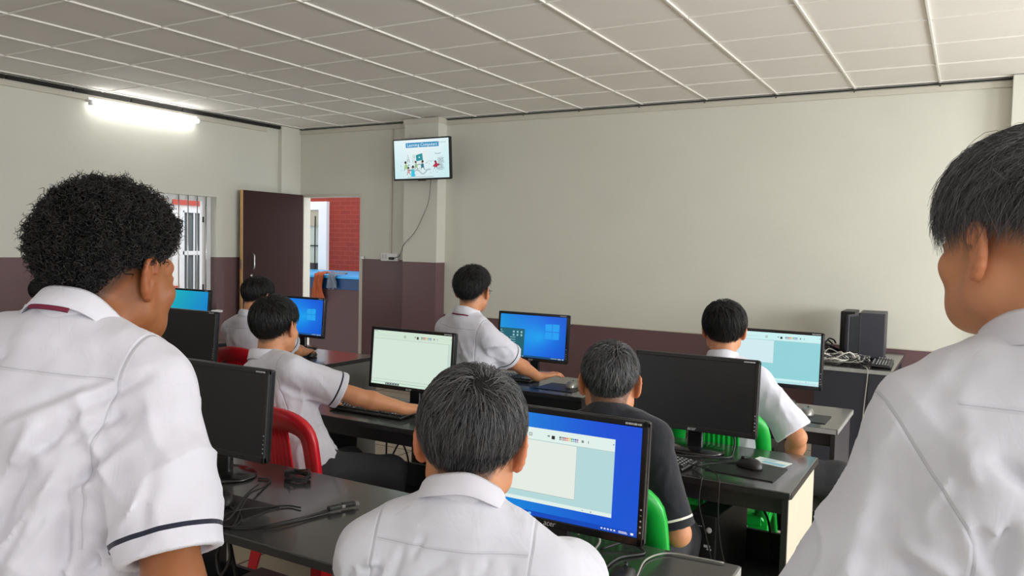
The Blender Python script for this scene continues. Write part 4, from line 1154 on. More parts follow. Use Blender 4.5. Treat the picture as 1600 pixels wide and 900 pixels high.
        def quads(axn):
            s0 = [slice(None)] * 3; s1 = [slice(None)] * 3; s0[axn] = slice(0, -1); s1[axn] = slice(1, None)
            o1, o2 = [(1, 2), (2, 0), (0, 1)][axn]
            for s in (s0, s1):
                s[o1] = slice(1, -1); s[o2] = slice(1, -1)
            A, B = ins[tuple(s0)], ins[tuple(s1)]; x = np.nonzero(A != B); fl = A[x]
            p = list(x); p[o1] = p[o1] + 1; p[o2] = p[o2] + 1
            def cell(d1, d2):
                q = list(p); q[o1] = p[o1] - d1; q[o2] = p[o2] - d2; return idx[tuple(q)]
            q = np.stack([cell(1, 1), cell(0, 1), cell(0, 0), cell(1, 0)], 1)
            q[~fl] = q[~fl][:, ::-1]; Q.append(q)
        for a in range(3): quads(a)
        F = np.concatenate(Q); F = F[(F >= 0).all(1)]
        # light relaxation
        for it in range(relax):
            s = np.zeros_like(V); w = np.zeros(len(V), np.float32)
            for a, b in ((0, 1), (1, 2), (2, 3), (3, 0)):
                np.add.at(s, F[:, a], V[F[:, b]]); np.add.at(w, F[:, a], 1); np.add.at(s, F[:, b], V[F[:, a]]); np.add.at(w, F[:, b], 1)
            V = V * .5 + .5 * s / np.maximum(w, 1)[:, None]
        return np_mesh(name, V, F), V

def nrm(v): v = np.asarray(v, float); return v / max(1e-9, np.linalg.norm(v))
def rotz(a): c, s = math.cos(a), math.sin(a); return np.array([[c, -s, 0], [s, c, 0], [0, 0, 1.]])
def rotx(a): c, s = math.cos(a), math.sin(a); return np.array([[1, 0, 0], [0, c, -s], [0, s, c.real]])
def roty(a): c, s = math.cos(a), math.sin(a); return np.array([[c, 0, s], [0, 1, 0], [-s, 0, c]])

def add_hand(f, w, dirn, palm, side, curl=.45, spread=1.0, sc=1.0):
    """w wrist, dirn along the hand, palm = palm normal (out of the palm), side +1 right"""
    d = nrm(dirn); n = nrm(np.asarray(palm, float) - d * (np.asarray(palm, float) @ d)); t = nrm(np.cross(d, n)) * side  # t points to the thumb side
    # thumb side check: right hand, palm down (-z), dir +y: cross(y,-z) = -x  -> thumb to the left, correct
    w = np.asarray(w, float)
    f.cone(w - d * .02, w + d * .03, .024 * sc, .027 * sc, .02, flat=(n, 1.35))
    R = np.stack([t, d, n], 1)
    f.ell(w + d * .052 * sc, (.041 * sc, .054 * sc, .0165 * sc), R, .015)
    f.ell(w + d * .035 * sc + t * .024 * sc + n * .008, (.018 * sc, .030 * sc, .014 * sc), R, .012)
    L = [.074, .082, .077, .060]; off = [.027, .009, -.010, -.027]; base = [.092, .097, .093, .084]
    for i in range(4):
        p = w + d * base[i] * sc + t * off[i] * sc * 1.02 - n * .002; dd = nrm(d + t * .10 * spread * (1.5 - i) * .6); c = curl * (1 + .12 * i)
        r = (.0092, .0094, .0090, .0080)[i] * sc
        p0 = p - dd * .02 * sc
        for s, (fr, rr) in enumerate(((.45, 1), (.32, .93), (.23, .84))):
            dd2 = nrm(dd * math.cos(c * (.55 if s == 0 else 1) * (s + .7)) + n * math.sin(c * (.55 if s == 0 else 1) * (s + .7)))
            p1 = p + dd2 * L[i] * fr * sc; f.cone(p0 if s == 0 else p, p1, r * rr * 1.03, r * rr * .95, .006 if s else .009, pad=.02); p = p1
    p = w + d * .022 * sc + t * .030 * sc + n * .006
    for s, (l, r, a, b) in enumerate(((.040, .0125, .9, .25), (.034, .0105, .45, .3), (.026, .0095, .25, .35))):
        dd = nrm(d * 1.0 + t * a + n * b * (1 + curl)); p1 = p + dd * l * sc; f.cone(p, p1, r * sc, r * .92 * sc, .008, pad=.02); p = p1

def add_head(f, C, R, S=1.0, ear=1.0, es=1.1):
    """head in its own frame: x right, y face, z up; C between the ears"""
    T = lambda x, y, z: C + R @ (np.array([x, y, z], float) * S)
    E = lambda c, r, k=.02, op='add', Rl=None: f.ell(T(*c), np.array(r) * S, R if Rl is None else R @ Rl, k * S, op)
    K = lambda a, b, ra, rb, k=.012, op='add': f.cone(T(*a), T(*b), ra * S, rb * S, k * S, op, pad=.03)
    E((0, -.014, .035), (.0735, .092, .083))
    E((0, .022, -.022), (.060, .068, .080), .02)
    E((0, .042, -.056), (.0515, .050, .050), .03)
    for s in (-1, 1):
        K((s * .050, .004, -.052), (s * .021, .068, -.080), .017, .015, .035)
        E((s * .046, .060, -.022), (.022, .020, .022), .02)
        K((s * .054, -.002, -.02), (s * .051, .004, -.055), .016, .016, .025)
    E((0, .074, -.088), (.021, .017, .017), .02)
    K((-.038, .075, .022), (.038, .075, .022), .012, .012, .02)
    for s in (-1, 1): E((s * .031, .094, .002), (.015, .010, .010), .010, 'sub')
    for s in (-1, 1): E((s * .031, .079, .001), (.0135, .0125, .0125), .006)
    for s in (-1, 1): K((s * .020, .0915, .006), (s * .042, .085, .004), .0035, .003, .006); K((s * .020, .090, -.006), (s * .041, .0845, -.005), .003, .003, .006)
    K((0, .084, .012), (0, .105, -.030), .0075, .0115, .012)
    for s in (-1, 1): E((s * .0135, .094, -.034), (.0085, .010, .0075), .008)
    K((-.018, .084, -.060), (.018, .084, -.060), .0062, .0062, .008); K((-.015, .084, -.069), (.015, .084, -.069), .007, .007, .008)
    E((0, .0945, -.0645), (.022, .004, .0012), .003, 'sub')
    # ears
    for s in (-1, 1):
        A = np.array([.0735 * s, -.006, -.004]); yaw = rotz(s * math.radians(36 * ear)) @ rotx(math.radians(-8))
        # ear plane axes: out-back direction e1, up e2, normal e3
        e = lambda b, u, o=0.0: tuple(A + yaw @ (np.array([o * s, -b, u]) * es))
        Re = yaw
        f.ell(T(*e(.010, .001, .004)), np.array((.0052, .0155, .029)) * S, R @ Re, .006 * S)
        rim = [(-.004, .012), (-.001, .024), (.008, .031), (.018, .030), (.0245, .021), (.0255, .008), (.022, -.006), (.016, -.017), (.009, -.025), (.002, -.027), (-.003, -.020)]
        pr = [e(b, u, .0095 - .001 * i / 3) for i, (b, u) in enumerate(rim)]
        for i in range(len(pr) - 1): K(pr[i], pr[i + 1], .0042 if i < 7 else .0055, .0042 if i < 6 else .0055, .004)
        f.ell(T(*e(.007, -.004, .0125)), np.array((.0085, .0085, .0125)) * S, R @ Re, .003 * S, 'sub')
        f.ell(T(*e(.0125, .021, .0125)), np.array((.0065, .006, .006)) * S, R @ Re, .003 * S, 'sub')
        an = [e(.017, .018, .008), e(.0165, .004, .009), e(.011, -.012, .009)]
        for i in range(2): K(an[i], an[i + 1], .0032, .0032, .004)
        K(e(-.005, .0, .006), e(-.004, -.010, .006), .0045, .004, .005)

def ik(a, b, l1, l2, pole):
    a, b = np.asarray(a, float), np.asarray(b, float); v = b - a; d = np.linalg.norm(v)
    if d > (l1 + l2) * .995: b = a + v / d * (l1 + l2) * .995; v = b - a; d = np.linalg.norm(v)
    x = (l1 * l1 - l2 * l2 + d * d) / (2 * d); h = math.sqrt(max(0, l1 * l1 - x * x)); u = v / d
    p = np.asarray(pole, float); p = nrm(p - u * (p @ u)); return a + u * x + p * h, b

def build_hair(name, parent, C, R, S, style, seed, m):
    r = np.random.default_rng(seed); c0 = np.array([0, -.014, .035]); rad = np.array([.0745, .0935, .0845])
    N = style['n']; W = nrm(style.get('whorl', (.12, -.62, .78)))
    d = r.normal(size=(N * 3, 3)); d /= np.linalg.norm(d, axis=1)[:, None]
    if style.get('crown', 0): # more roots on top
        pass
    az = np.abs(np.arctan2(d[:, 0], d[:, 1]))                        # 0 front .. pi back
    p = c0 + d * rad
    hl = style['line']                                                # (front, temple, above ear, behind ear, nape) heights
    zmin = np.interp(az, [0, .55, 1.1, 1.62, 2.05, 2.6, PI], hl)
    zmin = zmin + .004 * r.normal(size=len(zmin))
    keep = p[:, 2] > zmin; d = d[keep][:N]; p = p[keep][:N]; az = az[keep][:N]; zm = zmin[keep][:N]; N = len(d)
    above = np.clip((p[:, 2] - zm) / style.get('fade', .05), 0, 1)   # 0 at the hairline
    T = style['thick'] * (above ** style.get('fpow', .8)) * np.interp(p[:, 2], [-.04, .03, .10, .13], [style.get('low', .55), .72, 1, 1.0]) * (1 + style.get('front', 0) * np.clip(1 - az / .9, 0, 1)) + .0015
    curl = style.get('curl', False)
    V = []; F = []
    if not curl:
        ns = style.get('seg', 7); Ln = style['len'] * (style.get('short', .14) + (1 - style.get('short', .14)) * above) * r.uniform(.7, 1.15, N)
        h = r.uniform(0, 1, N) ** .6 * T
        # combed direction on the scalp
        def flow(q, dd):
            t = q - W[None] * style.get('wd', 1.0); t = t - dd * (t * dd).sum(1)[:, None]; L = np.linalg.norm(t, axis=1)[:, None]; t = t / np.maximum(L, 1e-5)
            sw = np.cross(dd, t); k = np.exp(-(np.linalg.norm(q - W[None], axis=1) / .35) ** 2)[:, None] * style.get('swirl', .9)
            t = t + sw * k
            g = np.array([0, 0, -1.0]) - dd * (-dd[:, 2:3]); t = t + g * style.get('grav', .35)
            t = t + np.asarray(style.get('comb', (0, 0, 0)))[None]
            t = t - dd * (t * dd).sum(1)[:, None]
            return t / np.maximum(np.linalg.norm(t, axis=1)[:, None], 1e-5)
        jit = r.normal(size=(N, 3)) * style.get('mess', .18) * (1 + 4 * np.exp(-(np.linalg.norm(d - W[None], axis=1) / .17) ** 2))[:, None]
        clump = np.stack([vnoise(d * 9 + 7 * i, seed + i) for i in range(3)], 1) * style.get('clump', .35)
        q = d.copy(); pts = [c0 + q * rad - q * .002]
        for s in range(1, ns + 1):
            fr = s / ns; t = flow(q, q) + jit + clump; t = t - q * (t * q).sum(1)[:, None]; t /= np.maximum(np.linalg.norm(t, axis=1)[:, None], 1e-5)
            q = q + t * (Ln / ns / .085)[:, None]; q /= np.linalg.norm(q, axis=1)[:, None]
            lift = h * np.minimum(1, fr * 3.2) * (1 - .15 * fr) + style.get('flick', .0) * fr * fr * r.uniform(0, 1, N) * above
            pts.append(c0 + q * rad + q * lift[:, None])
        pts = np.stack(pts, 1)                                        # N, ns+1, 3
    else:
        ns = style.get('seg', 18); mid = style['thick']
        h0 = r.uniform(.15, .97, N) ** .7 * T; ax0 = d + r.normal(size=(N, 3)) * .55; ax0 /= np.linalg.norm(ax0, axis=1)[:, None]
        a = np.cross(ax0, r.normal(size=(N, 3))); a /= np.linalg.norm(a, axis=1)[:, None]; b = np.cross(ax0, a)
        rc = r.uniform(.0030, .0068, N); turns = r.uniform(1.1, 2.6, N); Lc = r.uniform(.010, .026, N); ph = r.uniform(0, 6.3, N)
        lump = (vnoise(d * 4.5 + 3, seed) * .16 + vnoise(d * 10, seed + 5) * .12)
        base = p + d * (h0 * (1 + lump))[:, None]
        pts = []
        for s in range(ns + 1):
            fr = s / ns; th = ph + turns * 2 * PI * fr; rr = rc * (1 - .35 * fr)
            pts.append(base + ax0 * (Lc * (fr - .4))[:, None] + a * (rr * np.cos(th))[:, None] + b * (rr * np.sin(th))[:, None])
        pts = np.stack(pts, 1)
    pts = (pts * S) @ R.T + C
    # thin three-sided tubes
    K = pts.shape[1]; tan = np.gradient(pts, axis=1); tan /= np.maximum(np.linalg.norm(tan, axis=2, keepdims=True), 1e-9)
    ref = np.where(np.abs(tan[..., 2:3]) < .9, np.array([0, 0, 1.]), np.array([1., 0, 0])); n1 = np.cross(tan, ref); n1 /= np.maximum(np.linalg.norm(n1, axis=2, keepdims=True), 1e-9); n2 = np.cross(tan, n1)
    w = style.get('w', .0007) * S * r.uniform(.75, 1.25, N)[:, None] * np.interp(np.arange(K) / (K - 1), [0, .6, 1], [1, .9, .25])[None]
    Vs = np.stack([pts + (n1 * math.cos(2 * PI * j / 3) + n2 * math.sin(2 * PI * j / 3)) * w[..., None] for j in range(3)], 2)
    V = Vs.reshape(-1, 3); base = (np.arange(N) * K * 3)[:, None, None] + (np.arange(K - 1) * 3)[None, :, None]
    j = np.arange(3)[None, None]; j2 = (j + 1) % 3
    F = np.stack([base + j, base + j2, base + 3 + j2, base + 3 + j], -1).reshape(-1, 4)
    me = np_mesh(name, V, F); set_attr(me, 'rnd', np.repeat(r.uniform(0, 1, N), K * 3)); o = link(name, me, parent, [M[m]])
    # solid under-layer so the scalp never shows between the strands
    nu, nv = 96, 64; th = np.linspace(0, 2 * PI, nu, endpoint=False); ph = np.linspace(0, PI, nv)
    dd = np.stack([np.outer(np.sin(th), np.sin(ph)), np.outer(np.cos(th), np.sin(ph)), np.outer(np.ones(nu), np.cos(ph))], -1).reshape(-1, 3)
    pp = c0 + dd * rad; azz = np.abs(np.arctan2(dd[:, 0], dd[:, 1])); zz = np.interp(azz, [0, .55, 1.1, 1.62, 2.05, 2.6, PI], hl)
    ab = np.clip((pp[:, 2] - zz) / style.get('fade', .05), -1, 1)
    tt = style['thick'] * np.clip(ab, 0, 1) ** style.get('fpow', .8) * np.interp(pp[:, 2], [-.04, .03, .10, .13], [style.get('low', .55), .72, 1, 1]) * (1 + style.get('front', 0) * np.clip(1 - azz / .9, 0, 1)) * style.get('under', .5)
    if curl: tt = tt * (1 + .5 * vnoise(dd * 4.5 + 3, seed) * .5 + .12 * vnoise(dd * 14, seed + 2))
    tt = np.where(ab > 0, tt - .0005, -.006 * np.minimum(1, -ab * 4))
    pp = pp + dd * tt[:, None]; pp = (pp * S) @ R.T + C
    I = np.arange(nu)[:, None] * nv + np.arange(nv - 1)[None]; I2 = ((np.arange(nu) + 1) % nu)[:, None] * nv + np.arange(nv - 1)[None]
    F = np.stack([I, I + 1, I2 + 1, I2], -1).reshape(-1, 4)
    kp = (ab[F] > -.9).all(1); F = F[kp]
    o2 = link('hair_under_layer', np_mesh('hair_under_layer', pp, F), o, [M['scalp']])
    return o
# ------------------------------------------------------------------ a person
def seg2(su, a, b):
    a, b = np.asarray(a, float), np.asarray(b, float); ab = b - a; t = np.clip(((su - a) @ ab) / max(1e-9, ab @ ab), 0, 1)
    return np.linalg.norm(su - a - t[:, None] * ab, axis=1), t

def person(label, loc, yaw, head, hyaw, hpitch=0, hroll=0, seat=.44, arms=None, hair=None, hairm='hair_black', skin='skin_tan', shirt='shirt', long=False,
           sh=.152, g=1.0, S=1.0, hres=.0035, sres=.008, creases=(), fold=.004, seed=1, stripe=True, lean=0.0, knees=None, lining=False, standing=False, glasses=False,
           sleeve=.78, sleeve_r=(.060, .080), flush=.35, fade=.014, hang=False, belly=1.0, trap=1.0, collar_h=.034, shdrop=.085, hand_curl=(.26, .26), fade_col=.8, twist=0, palm=None, hd=None, neck=(.030, .062), shfwd=-.012, yoke=.06, ear=1.0, seam_top=.93, seam_slope=.06, collar=True):
    yaw_r = math.radians(yaw); Rw = rotz(-yaw_r)
    t = thing('person', label, 'person', (loc[0], loc[1], 0), yaw_r)
    W2 = lambda p: Rw @ (np.asarray(p, float) - np.array([loc[0], loc[1], 0]))
    C = W2(head); R = rotz(math.radians(hyaw - yaw)) @ rotx(-math.radians(hpitch)) @ roty(math.radians(hroll))
    base = C + R @ np.array([0, -.022, -.060]) * S
    N = base + np.array([0, -neck[0], -neck[1]]) * S
    H = np.array([0, 0.0, (seat + .124) if not standing else .90])
    H[1] += lean
    U = nrm(N - H); L = np.linalg.norm(N - H); S0 = rotz(math.radians(twist)) @ np.array([1., 0, 0]); Fw = nrm(np.cross(U, S0)); Sx = np.cross(Fw, U)
    at = lambda s, f, u: H + Sx * s + Fw * f + U * u
    shj = {s: at(s * sh, shfwd, L - shdrop) for s in (-1, 1)}
    LU, LF = .285 * S, .25 * S
    el, wr = {}, {}
    arms = arms or {}
    for s in (-1, 1):
        spec = arms.get(s)
        if spec is None: tgt = shj[s] + np.array([s * .05, .18, -.42]); pole = (s * .5, -1, -.3)
        else: tgt, pole = spec[0], spec[1]; tgt = W2(tgt) if len(spec) < 3 or spec[2] == 'w' else np.asarray(tgt, float)
        el[s], wr[s] = ik(shj[s], tgt, LU, LF, pole)
    # ---------- body
    hands = {}
    for s in (-1, 1):
        dv = nrm(wr[s] - el[s])
        if hd and s in hd: dv = nrm(Rw @ np.asarray(hd[s], float))
        if wr[s][2] > .74 and wr[s][2] < .9 and not standing: dv = nrm([dv[0], dv[1], max(dv[2], -.03)])
        hands[s] = dv
    zones = [(C + np.array([-.125, -.125, -.15]) * S, C + np.array([.125, .125, .13]) * S, hres)]
    for s in (-1, 1):
        hc = wr[s] + hands[s] * .1; zones.append((hc - .10, hc + .10, .0048))
    kn, an = {}, {}
    for s in (-1, 1):
        if standing: kn[s] = np.array([s * .09, .02, .48]); an[s] = np.array([s * .10, -.01, .08])
        else:
            kk = (knees or {}).get(s)
            kn[s] = np.array([s * .12, .40, seat + .085]) if kk is None else np.asarray(kk, float)
            an[s] = np.array([kn[s][0] + s * .01, kn[s][1] - .0, .08])
    allp = np.array([C + [0, 0, .15], C - [0, 0, .15], C + [.12, .12, 0], C - [.12, .12, 0], H] + [v for d in (shj, el, wr, kn, an) for v in d.values()] + [wr[s] + hands[s] * .22 for s in (-1, 1)])
    lo, hi = allp.min(0) - .13, allp.max(0) + .13
    lo[2] = max(-.0, lo[2])
    f = Field(lo, hi, .016, zones)
    st = np.array([(-.05, .12, .10, -.01), (.0, .150, .105, -.01), (.10, .150, .105, -.005), (.30, .128, .092, .0), (.62, .146, .100, -.006), (.76, .150, .098, -.012), (.88, .115, .078, -.016), (.95, .06, .055, -.010)], float)
    st[:, 0] *= L; st[:, 1] *= g * .92; st[:, 2] *= g * .88
    f.loft(H, Sx, Fw, U, st)
    for s in (-1, 1):
        f.cone(N - U * .035 - Fw * .004, shj[s] + U * .002, .046, .042, .04)
        f.cone(shj[s], el[s], .046 * g, .037 * g, .03); f.cone(el[s], el[s] + (wr[s] - el[s]) * .3, .037 * g, .039 * g, .02); f.cone(el[s] + (wr[s] - el[s]) * .3, wr[s], .039 * g, .0265, .02, flat=(nrm(np.cross(wr[s] - el[s], [0, 0, 1.]) + 1e-6), .92))
        pn = (0, 0, -1.0) if palm is None or s not in palm else Rw @ np.asarray(palm[s], float)
        add_hand(f, wr[s], hands[s], pn, s, hand_curl[0 if s < 0 else 1])
        hipj = at(s * .085, 0, 0); f.cone(hipj, kn[s], .08, .055, .03); f.cone(kn[s], an[s], .052, .036, .03); f.cone(an[s] + [0, 0, -.03], an[s] + [0, .1, -.045], .03, .025, .02)
    f.cone(N - U * .03, base, .055 * S * trap, .050 * S, .04); f.cone(base, C + R @ np.array([0, -.018, -.03]) * S, .050 * S, .048 * S, .03)
    add_head(f, C, R, S, ear)
    me, V = f.mesh('body'); ob = link('body', me, t, [M[skin]])
    q = ((V - C) @ R) / S; az = np.abs(np.arctan2(q[:, 0], q[:, 1])); hl = np.interp(az, [0, .55, 1.1, 1.62, 2.05, 2.6, PI], hair['line'])
    inh = (np.linalg.norm(q - [0, -.01, .0], axis=1) < .15) & (q[:, 2] > -.13) & (q[:, 1] < .095) & ~((np.abs(q[:, 0]) > .078) & (q[:, 2] < .03))
    stb = np.clip(1 - (hl - q[:, 2]) / np.where(az > 1.05, fade, .006), 0, 1) * np.where(az < .9, 0.0 if hair.get('bare', True) else 1, 1); set_attr(me, 'stubble', np.where(inh, stb * fade_col, 0))
    ear = np.clip((np.abs(q[:, 0]) - .074) / .008, 0, 1) * (np.abs(q[:, 2]) < .05) * (np.abs(q[:, 1]) < .05); set_attr(me, 'flush', ear * flush)
    # ---------- eyes
    for s in (-1, 1):
        c = C + R @ (np.array([s * .031, .0818, .001]) * S); bm = bmesh.new(); bmesh.ops.create_uvsphere(bm, u_segments=16, v_segments=10, radius=.0118 * S)
        fwd = Vector(R @ np.array([0, 1., 0])); mb = MB(); bm.verts.ensure_lookup_table(); bm.verts.index_update()
        for fc in bm.faces: pass
        Vv = [tuple(v.co + Vector(c)) for v in bm.verts]; Fv = [[v.index for v in fc.verts] for fc in bm.faces]; mi = [1 if fc.calc_center_median().normalized().dot(fwd) > .88 else 0 for fc in bm.faces]; bm.free()
        for fv, k in zip(Fv, mi): mb.f.append(tuple(fv)); mb.m.append(k); mb.s.append(True)
        mb.v = Vv; mb.build('eye', [M['eye'], M['iris']], t)
    # ---------- hair
    build_hair('hair', t, C, R, S, hair, seed, hairm)
    # ---------- trousers and shoes
    lo2 = np.min([H - .25, kn[-1] - .13, kn[1] - .13, an[-1] - .12, an[1] - .12], 0); hi2 = np.max([H + .25, kn[-1] + .13, kn[1] + .13, an[-1] + .12, an[1] + .12], 0)
    f = Field(lo2, hi2, .014)
    f.loft(H, Sx, Fw, U, np.array([(-.09, .12, .10, 0), (-.02, .162 * g, .118 * g, -.008), (.06, .160 * g, .114 * g, -.005), (.13, .150 * g, .106 * g, 0)]), .03)
    for s in (-1, 1):
        f.cone(at(s * .088, .01, -.005), kn[s], .094, .074, .04); f.cone(kn[s], an[s] + [0, 0, -.02], .072, .060, .03)
    f.displace(lambda P: -.005 * np.abs(vnoise(P * np.array([9, 9, 14.]) + seed, seed)) - .003 * vnoise(P * 26, seed + 3))
    me, V = f.mesh('trousers'); link('trousers', me, t, [M['trousers']])
    for s in (-1, 1):
        f = Field(an[s] + np.array([-.09, -.12, -.09]), an[s] + np.array([.09, .24, .06]), .010); a = an[s]
        f.ell(a + [0, .07, -.045], (.046, .135, .042), None, .01); f.ell(a + [0, -.03, -.02], (.042, .055, .05), None, .02)
        f.D = np.maximum(f.D, (a[2] - .077 - f.ax[2])[None, None, :]); me, V = f.mesh('shoe'); link('shoe', me, t, [M['shoe']])
    # ---------- shirt
    cu = {}; 
    for s in (-1, 1): cu[s] = shj[s] + (el[s] - shj[s]) * sleeve
    pts = [H, N, *shj.values()] + ([*el.values(), *wr.values()] if long else [*cu.values()])
    lo3, hi3 = np.min(pts, 0) - .21, np.max(pts, 0) + .17
    f = Field(lo3, hi3, sres)
    if hang or standing:
        st = [(-.34, .185, .135, .0), (-.10, .178, .132, -.004), (.12, .170, .126, -.002)]; st = [(a, b * g * belly, c * g * belly, d) for a, b, c, d in st]
    else:
        st = [(-.02, .150 * g, .112 * g, -.006), (.035, .172 * g * belly, .130 * g * belly, -.010), (.10, .176 * g * belly, .132 * g * belly, -.010)]
    st += [(.34 * L, .160 * g * belly, .120 * g * belly, -.006), (.62 * L, .166 * g, .120 * g, -.010), (.76 * L, .162 * g, .114 * g, -.014), (.86 * L, .135 * g, .094 * g, -.016), (.945 * L, .068, .064, -.010)]
    f.loft(H, Sx, Fw, U, np.array(st), .03)
    ad = {}
    for s in (-1, 1):
        f.cone(N - U * .034 - Fw * .006, N * .3 + shj[s] * .7 + U * .010, .060, .052, .06); f.cone(N * .3 + shj[s] * .7 + U * .004, shj[s] + U * .004, .052, .050, .03)
        f.cone(shj[s] + Sx * s * -.03, shj[s] + Sx * s * .004, .054, .053, .03)
        d = nrm(el[s] - shj[s]); ad[s] = d
        if long:
            f.cone(shj[s], el[s], .058 * g, .050, .03); e2 = el[s] + (wr[s] - el[s]) * .93; f.cone(el[s], e2, .050, .041, .025, cap=True); f.cone(e2 - nrm(wr[s] - el[s]) * .02, e2 + nrm(wr[s] - el[s]) * .02, .030, .028, .003, 'sub', cap=True)
        else:
            f.cone(shj[s], cu[s], sleeve_r[0], sleeve_r[1], .03, cap=True)
    f.cone(N - U * .075 + Fw * .005, N - U * .024, .072 * S * trap, .0615 * S * trap, .03)
    rs = np.random.default_rng(seed + 50)
    auto = []
    for k in range(9):
        s0 = rs.choice([-1, 1]); a = (s0 * rs.uniform(.05, .15), L * rs.uniform(.45, .85)); b = (a[0] - s0 * rs.uniform(.02, .10), a[1] - rs.uniform(.08, .20)); auto.append((a, b, rs.uniform(.006, .012), rs.uniform(.8, 1.8) * fold * (1 if rs.random() < .6 else -1)))
    cr = list(creases) + (auto if fold > 0 else [])
    def folds(P):
        q = P - H; su = np.stack([q @ Sx, q @ U], 1); fd = q @ Fw; out = np.zeros(len(P))
        bk = np.clip((.03 - fd) / .03, 0, 1)
        for a, b, w, dp in cr:
            d, tt = seg2(su, a, b); out += dp * np.exp(-(d / w) ** 2) * bk * np.clip(np.minimum(tt, 1 - tt) * 5 + .12, 0, 1)
        # soft drape: stretched ridged noise running down and across
        B = np.stack([su[:, 0] * .8 + su[:, 1] * .45, fd * .7, su[:, 1] * .55 - su[:, 0] * .3], 1)
        w = vnoise(B * 1.0, seed + 9)[:, None] * .25
        n = 1 - np.abs(vnoise(np.stack([B[:, 0] * 17, B[:, 1] * 9, B[:, 2] * 7], 1) + w * 3, seed)); n2 = 1 - np.abs(vnoise(np.stack([su[:, 0] * 20 - su[:, 1] * 9, fd * 12, su[:, 1] * 9 + su[:, 0] * 6], 1) + 5, seed + 1))
        k = np.clip((L - .03 - su[:, 1]) / .12, .12, 1)
        out += fold * ((n ** 5 - .25) * -2.2 + (n2 ** 6 - .2) * -1.3) * k + fold * .45 * vnoise(P * 34, seed + 4)
        if not long:
            for s in (-1, 1):
                ww = (P - cu[s]) @ ad[s]; rad = np.linalg.norm(P - cu[s] - ww[:, None] * ad[s], axis=1); out = out * np.where(rad < sleeve_r[1] + .03, np.clip(-(ww + .004) / .06, .06, 1), 1)
        return np.clip(out, -.02, .016)
    f.displace(folds, .04)
    if not long:
        for s in (-1, 1):
            sl = (sleeve_r[1] - sleeve_r[0]) / np.linalg.norm(cu[s] - shj[s]); f.cone(cu[s] - ad[s] * .035, cu[s] + ad[s] * .05, sleeve_r[1] - .035 * sl - .021, sleeve_r[1] + .05 * sl - .013, .003, 'sub', pad=.03)
        f.displace(lambda P: 0 * P[:, 0], .01)
    me, V = f.mesh('shirt', 1); o = link('shirt', me, t, [M[shirt]])
    q = V - H; s_, f_, u_ = q @ Sx, q @ Fw, q @ U
    stripe_a = np.full(len(V), -.3)
    if stripe:
        for s in (-1, 1):
            if long:
                ax = nrm(wr[s] - el[s]); e2 = el[s] + (wr[s] - el[s]) * .93; ww = (V - e2) @ ax; rad = np.linalg.norm(V - e2 - ww[:, None] * ax, axis=1); v = np.abs(ww + .014) - .008; m = rad < .075
            else:
                ww = (V - cu[s]) @ ad[s]; rad = np.linalg.norm(V - cu[s] - ww[:, None] * ad[s], axis=1); v = ww + .030; m = (rad < sleeve_r[1] + .016) & (s_ * s > sh * .55)
            v = np.where(m & (np.abs(ww) < .08), v, -.3); stripe_a = np.where(np.abs(v) < np.abs(stripe_a), v, stripe_a)
    set_attr(me, 'stripe', stripe_a)
    y = u_ - (L - yoke); bad = (f_ > .02) | (np.abs(s_) > sh * .92); seam = np.where(bad, np.sign(y) * (np.abs(y) + .05), y)
    s2 = np.abs(s_) - (sh * seam_top - seam_slope * np.clip((L - .09) - u_, -.05, .12)); bad = (u_ < L - .30); seam2 = np.where(bad, np.sign(s2) * (np.abs(s2) + .05), s2)
    if long: seam = seam + 1; seam2 = seam2 * 0 + 1
    set_attr(me, 'seam', seam); set_attr(me, 'seam2', seam2)
    # ---------- collar
    if not long or lining:
        pass
    if not collar:
        seam = seam + 1; seam2 = seam2 * 0 + 1; me.attributes['seam'].data.foreach_set('value', seam.astype(np.float32)); me.attributes['seam2'].data.foreach_set('value', seam2.astype(np.float32))
    if not long and collar:
        nk = nrm(base - N); cU = nrm(U * .7 + nk * .6); cF = nrm(np.cross(cU, Sx)); cS = np.cross(cF, cU); o3 = N + U * .004
        def ring(name, prof, th0, m, par, rx=.060, ry=.064):
            V = []; F = []; nt_ = 48; k = len(prof)
            for i in range(nt_ + 1):
                a = -th0 + 2 * th0 * i / nt_; bk = math.cos(a) * .5 + .5; fr = 1 - bk
                for (dr, z) in prof:
                    dr2 = dr * (1 + .25 * fr); r = 1.0; zz = z * (1 - .12 * fr) - .020 * fr - (0.016 * fr ** 3 if z < 0 else 0) + .0015 * math.sin(a * 5 + seed)
                    V.append(o3 + cS * math.sin(a) * (rx * trap * S + dr2) + cF * (-math.cos(a) * (ry * trap * S + dr2) + .004) + cU * zz)
            for i in range(nt_):
                for j in range(k): F.append((i * k + j, i * k + (j + 1) % k, (i + 1) * k + (j + 1) % k, (i + 1) * k + j))
            F.append(tuple(range(k))[::-1]); F.append(tuple(nt_ * k + j for j in range(k)))
            mb = MB(); mb.add(V, F, 0, True); return mb.build(name, m, par)
        h = collar_h
        c = ring('collar', [(.000, -.022), (.000, h * .6), (.0015, h), (.005, h + .002), (.008, h - .003), (.012, h * .3), (.016, -.008), (.0145, -.0095), (.0095, h * .3), (.006, h - .006), (.004, h * .5), (.004, -.022)], 2.85, M['collar'], o)
        if lining: ring('collar_lining', [(.0160, -.0085), (.0178, -.0115), (.0178, -.0155), (.013, -.0155), (.013, -.0085)], lining, M['maroon_lining'], o)
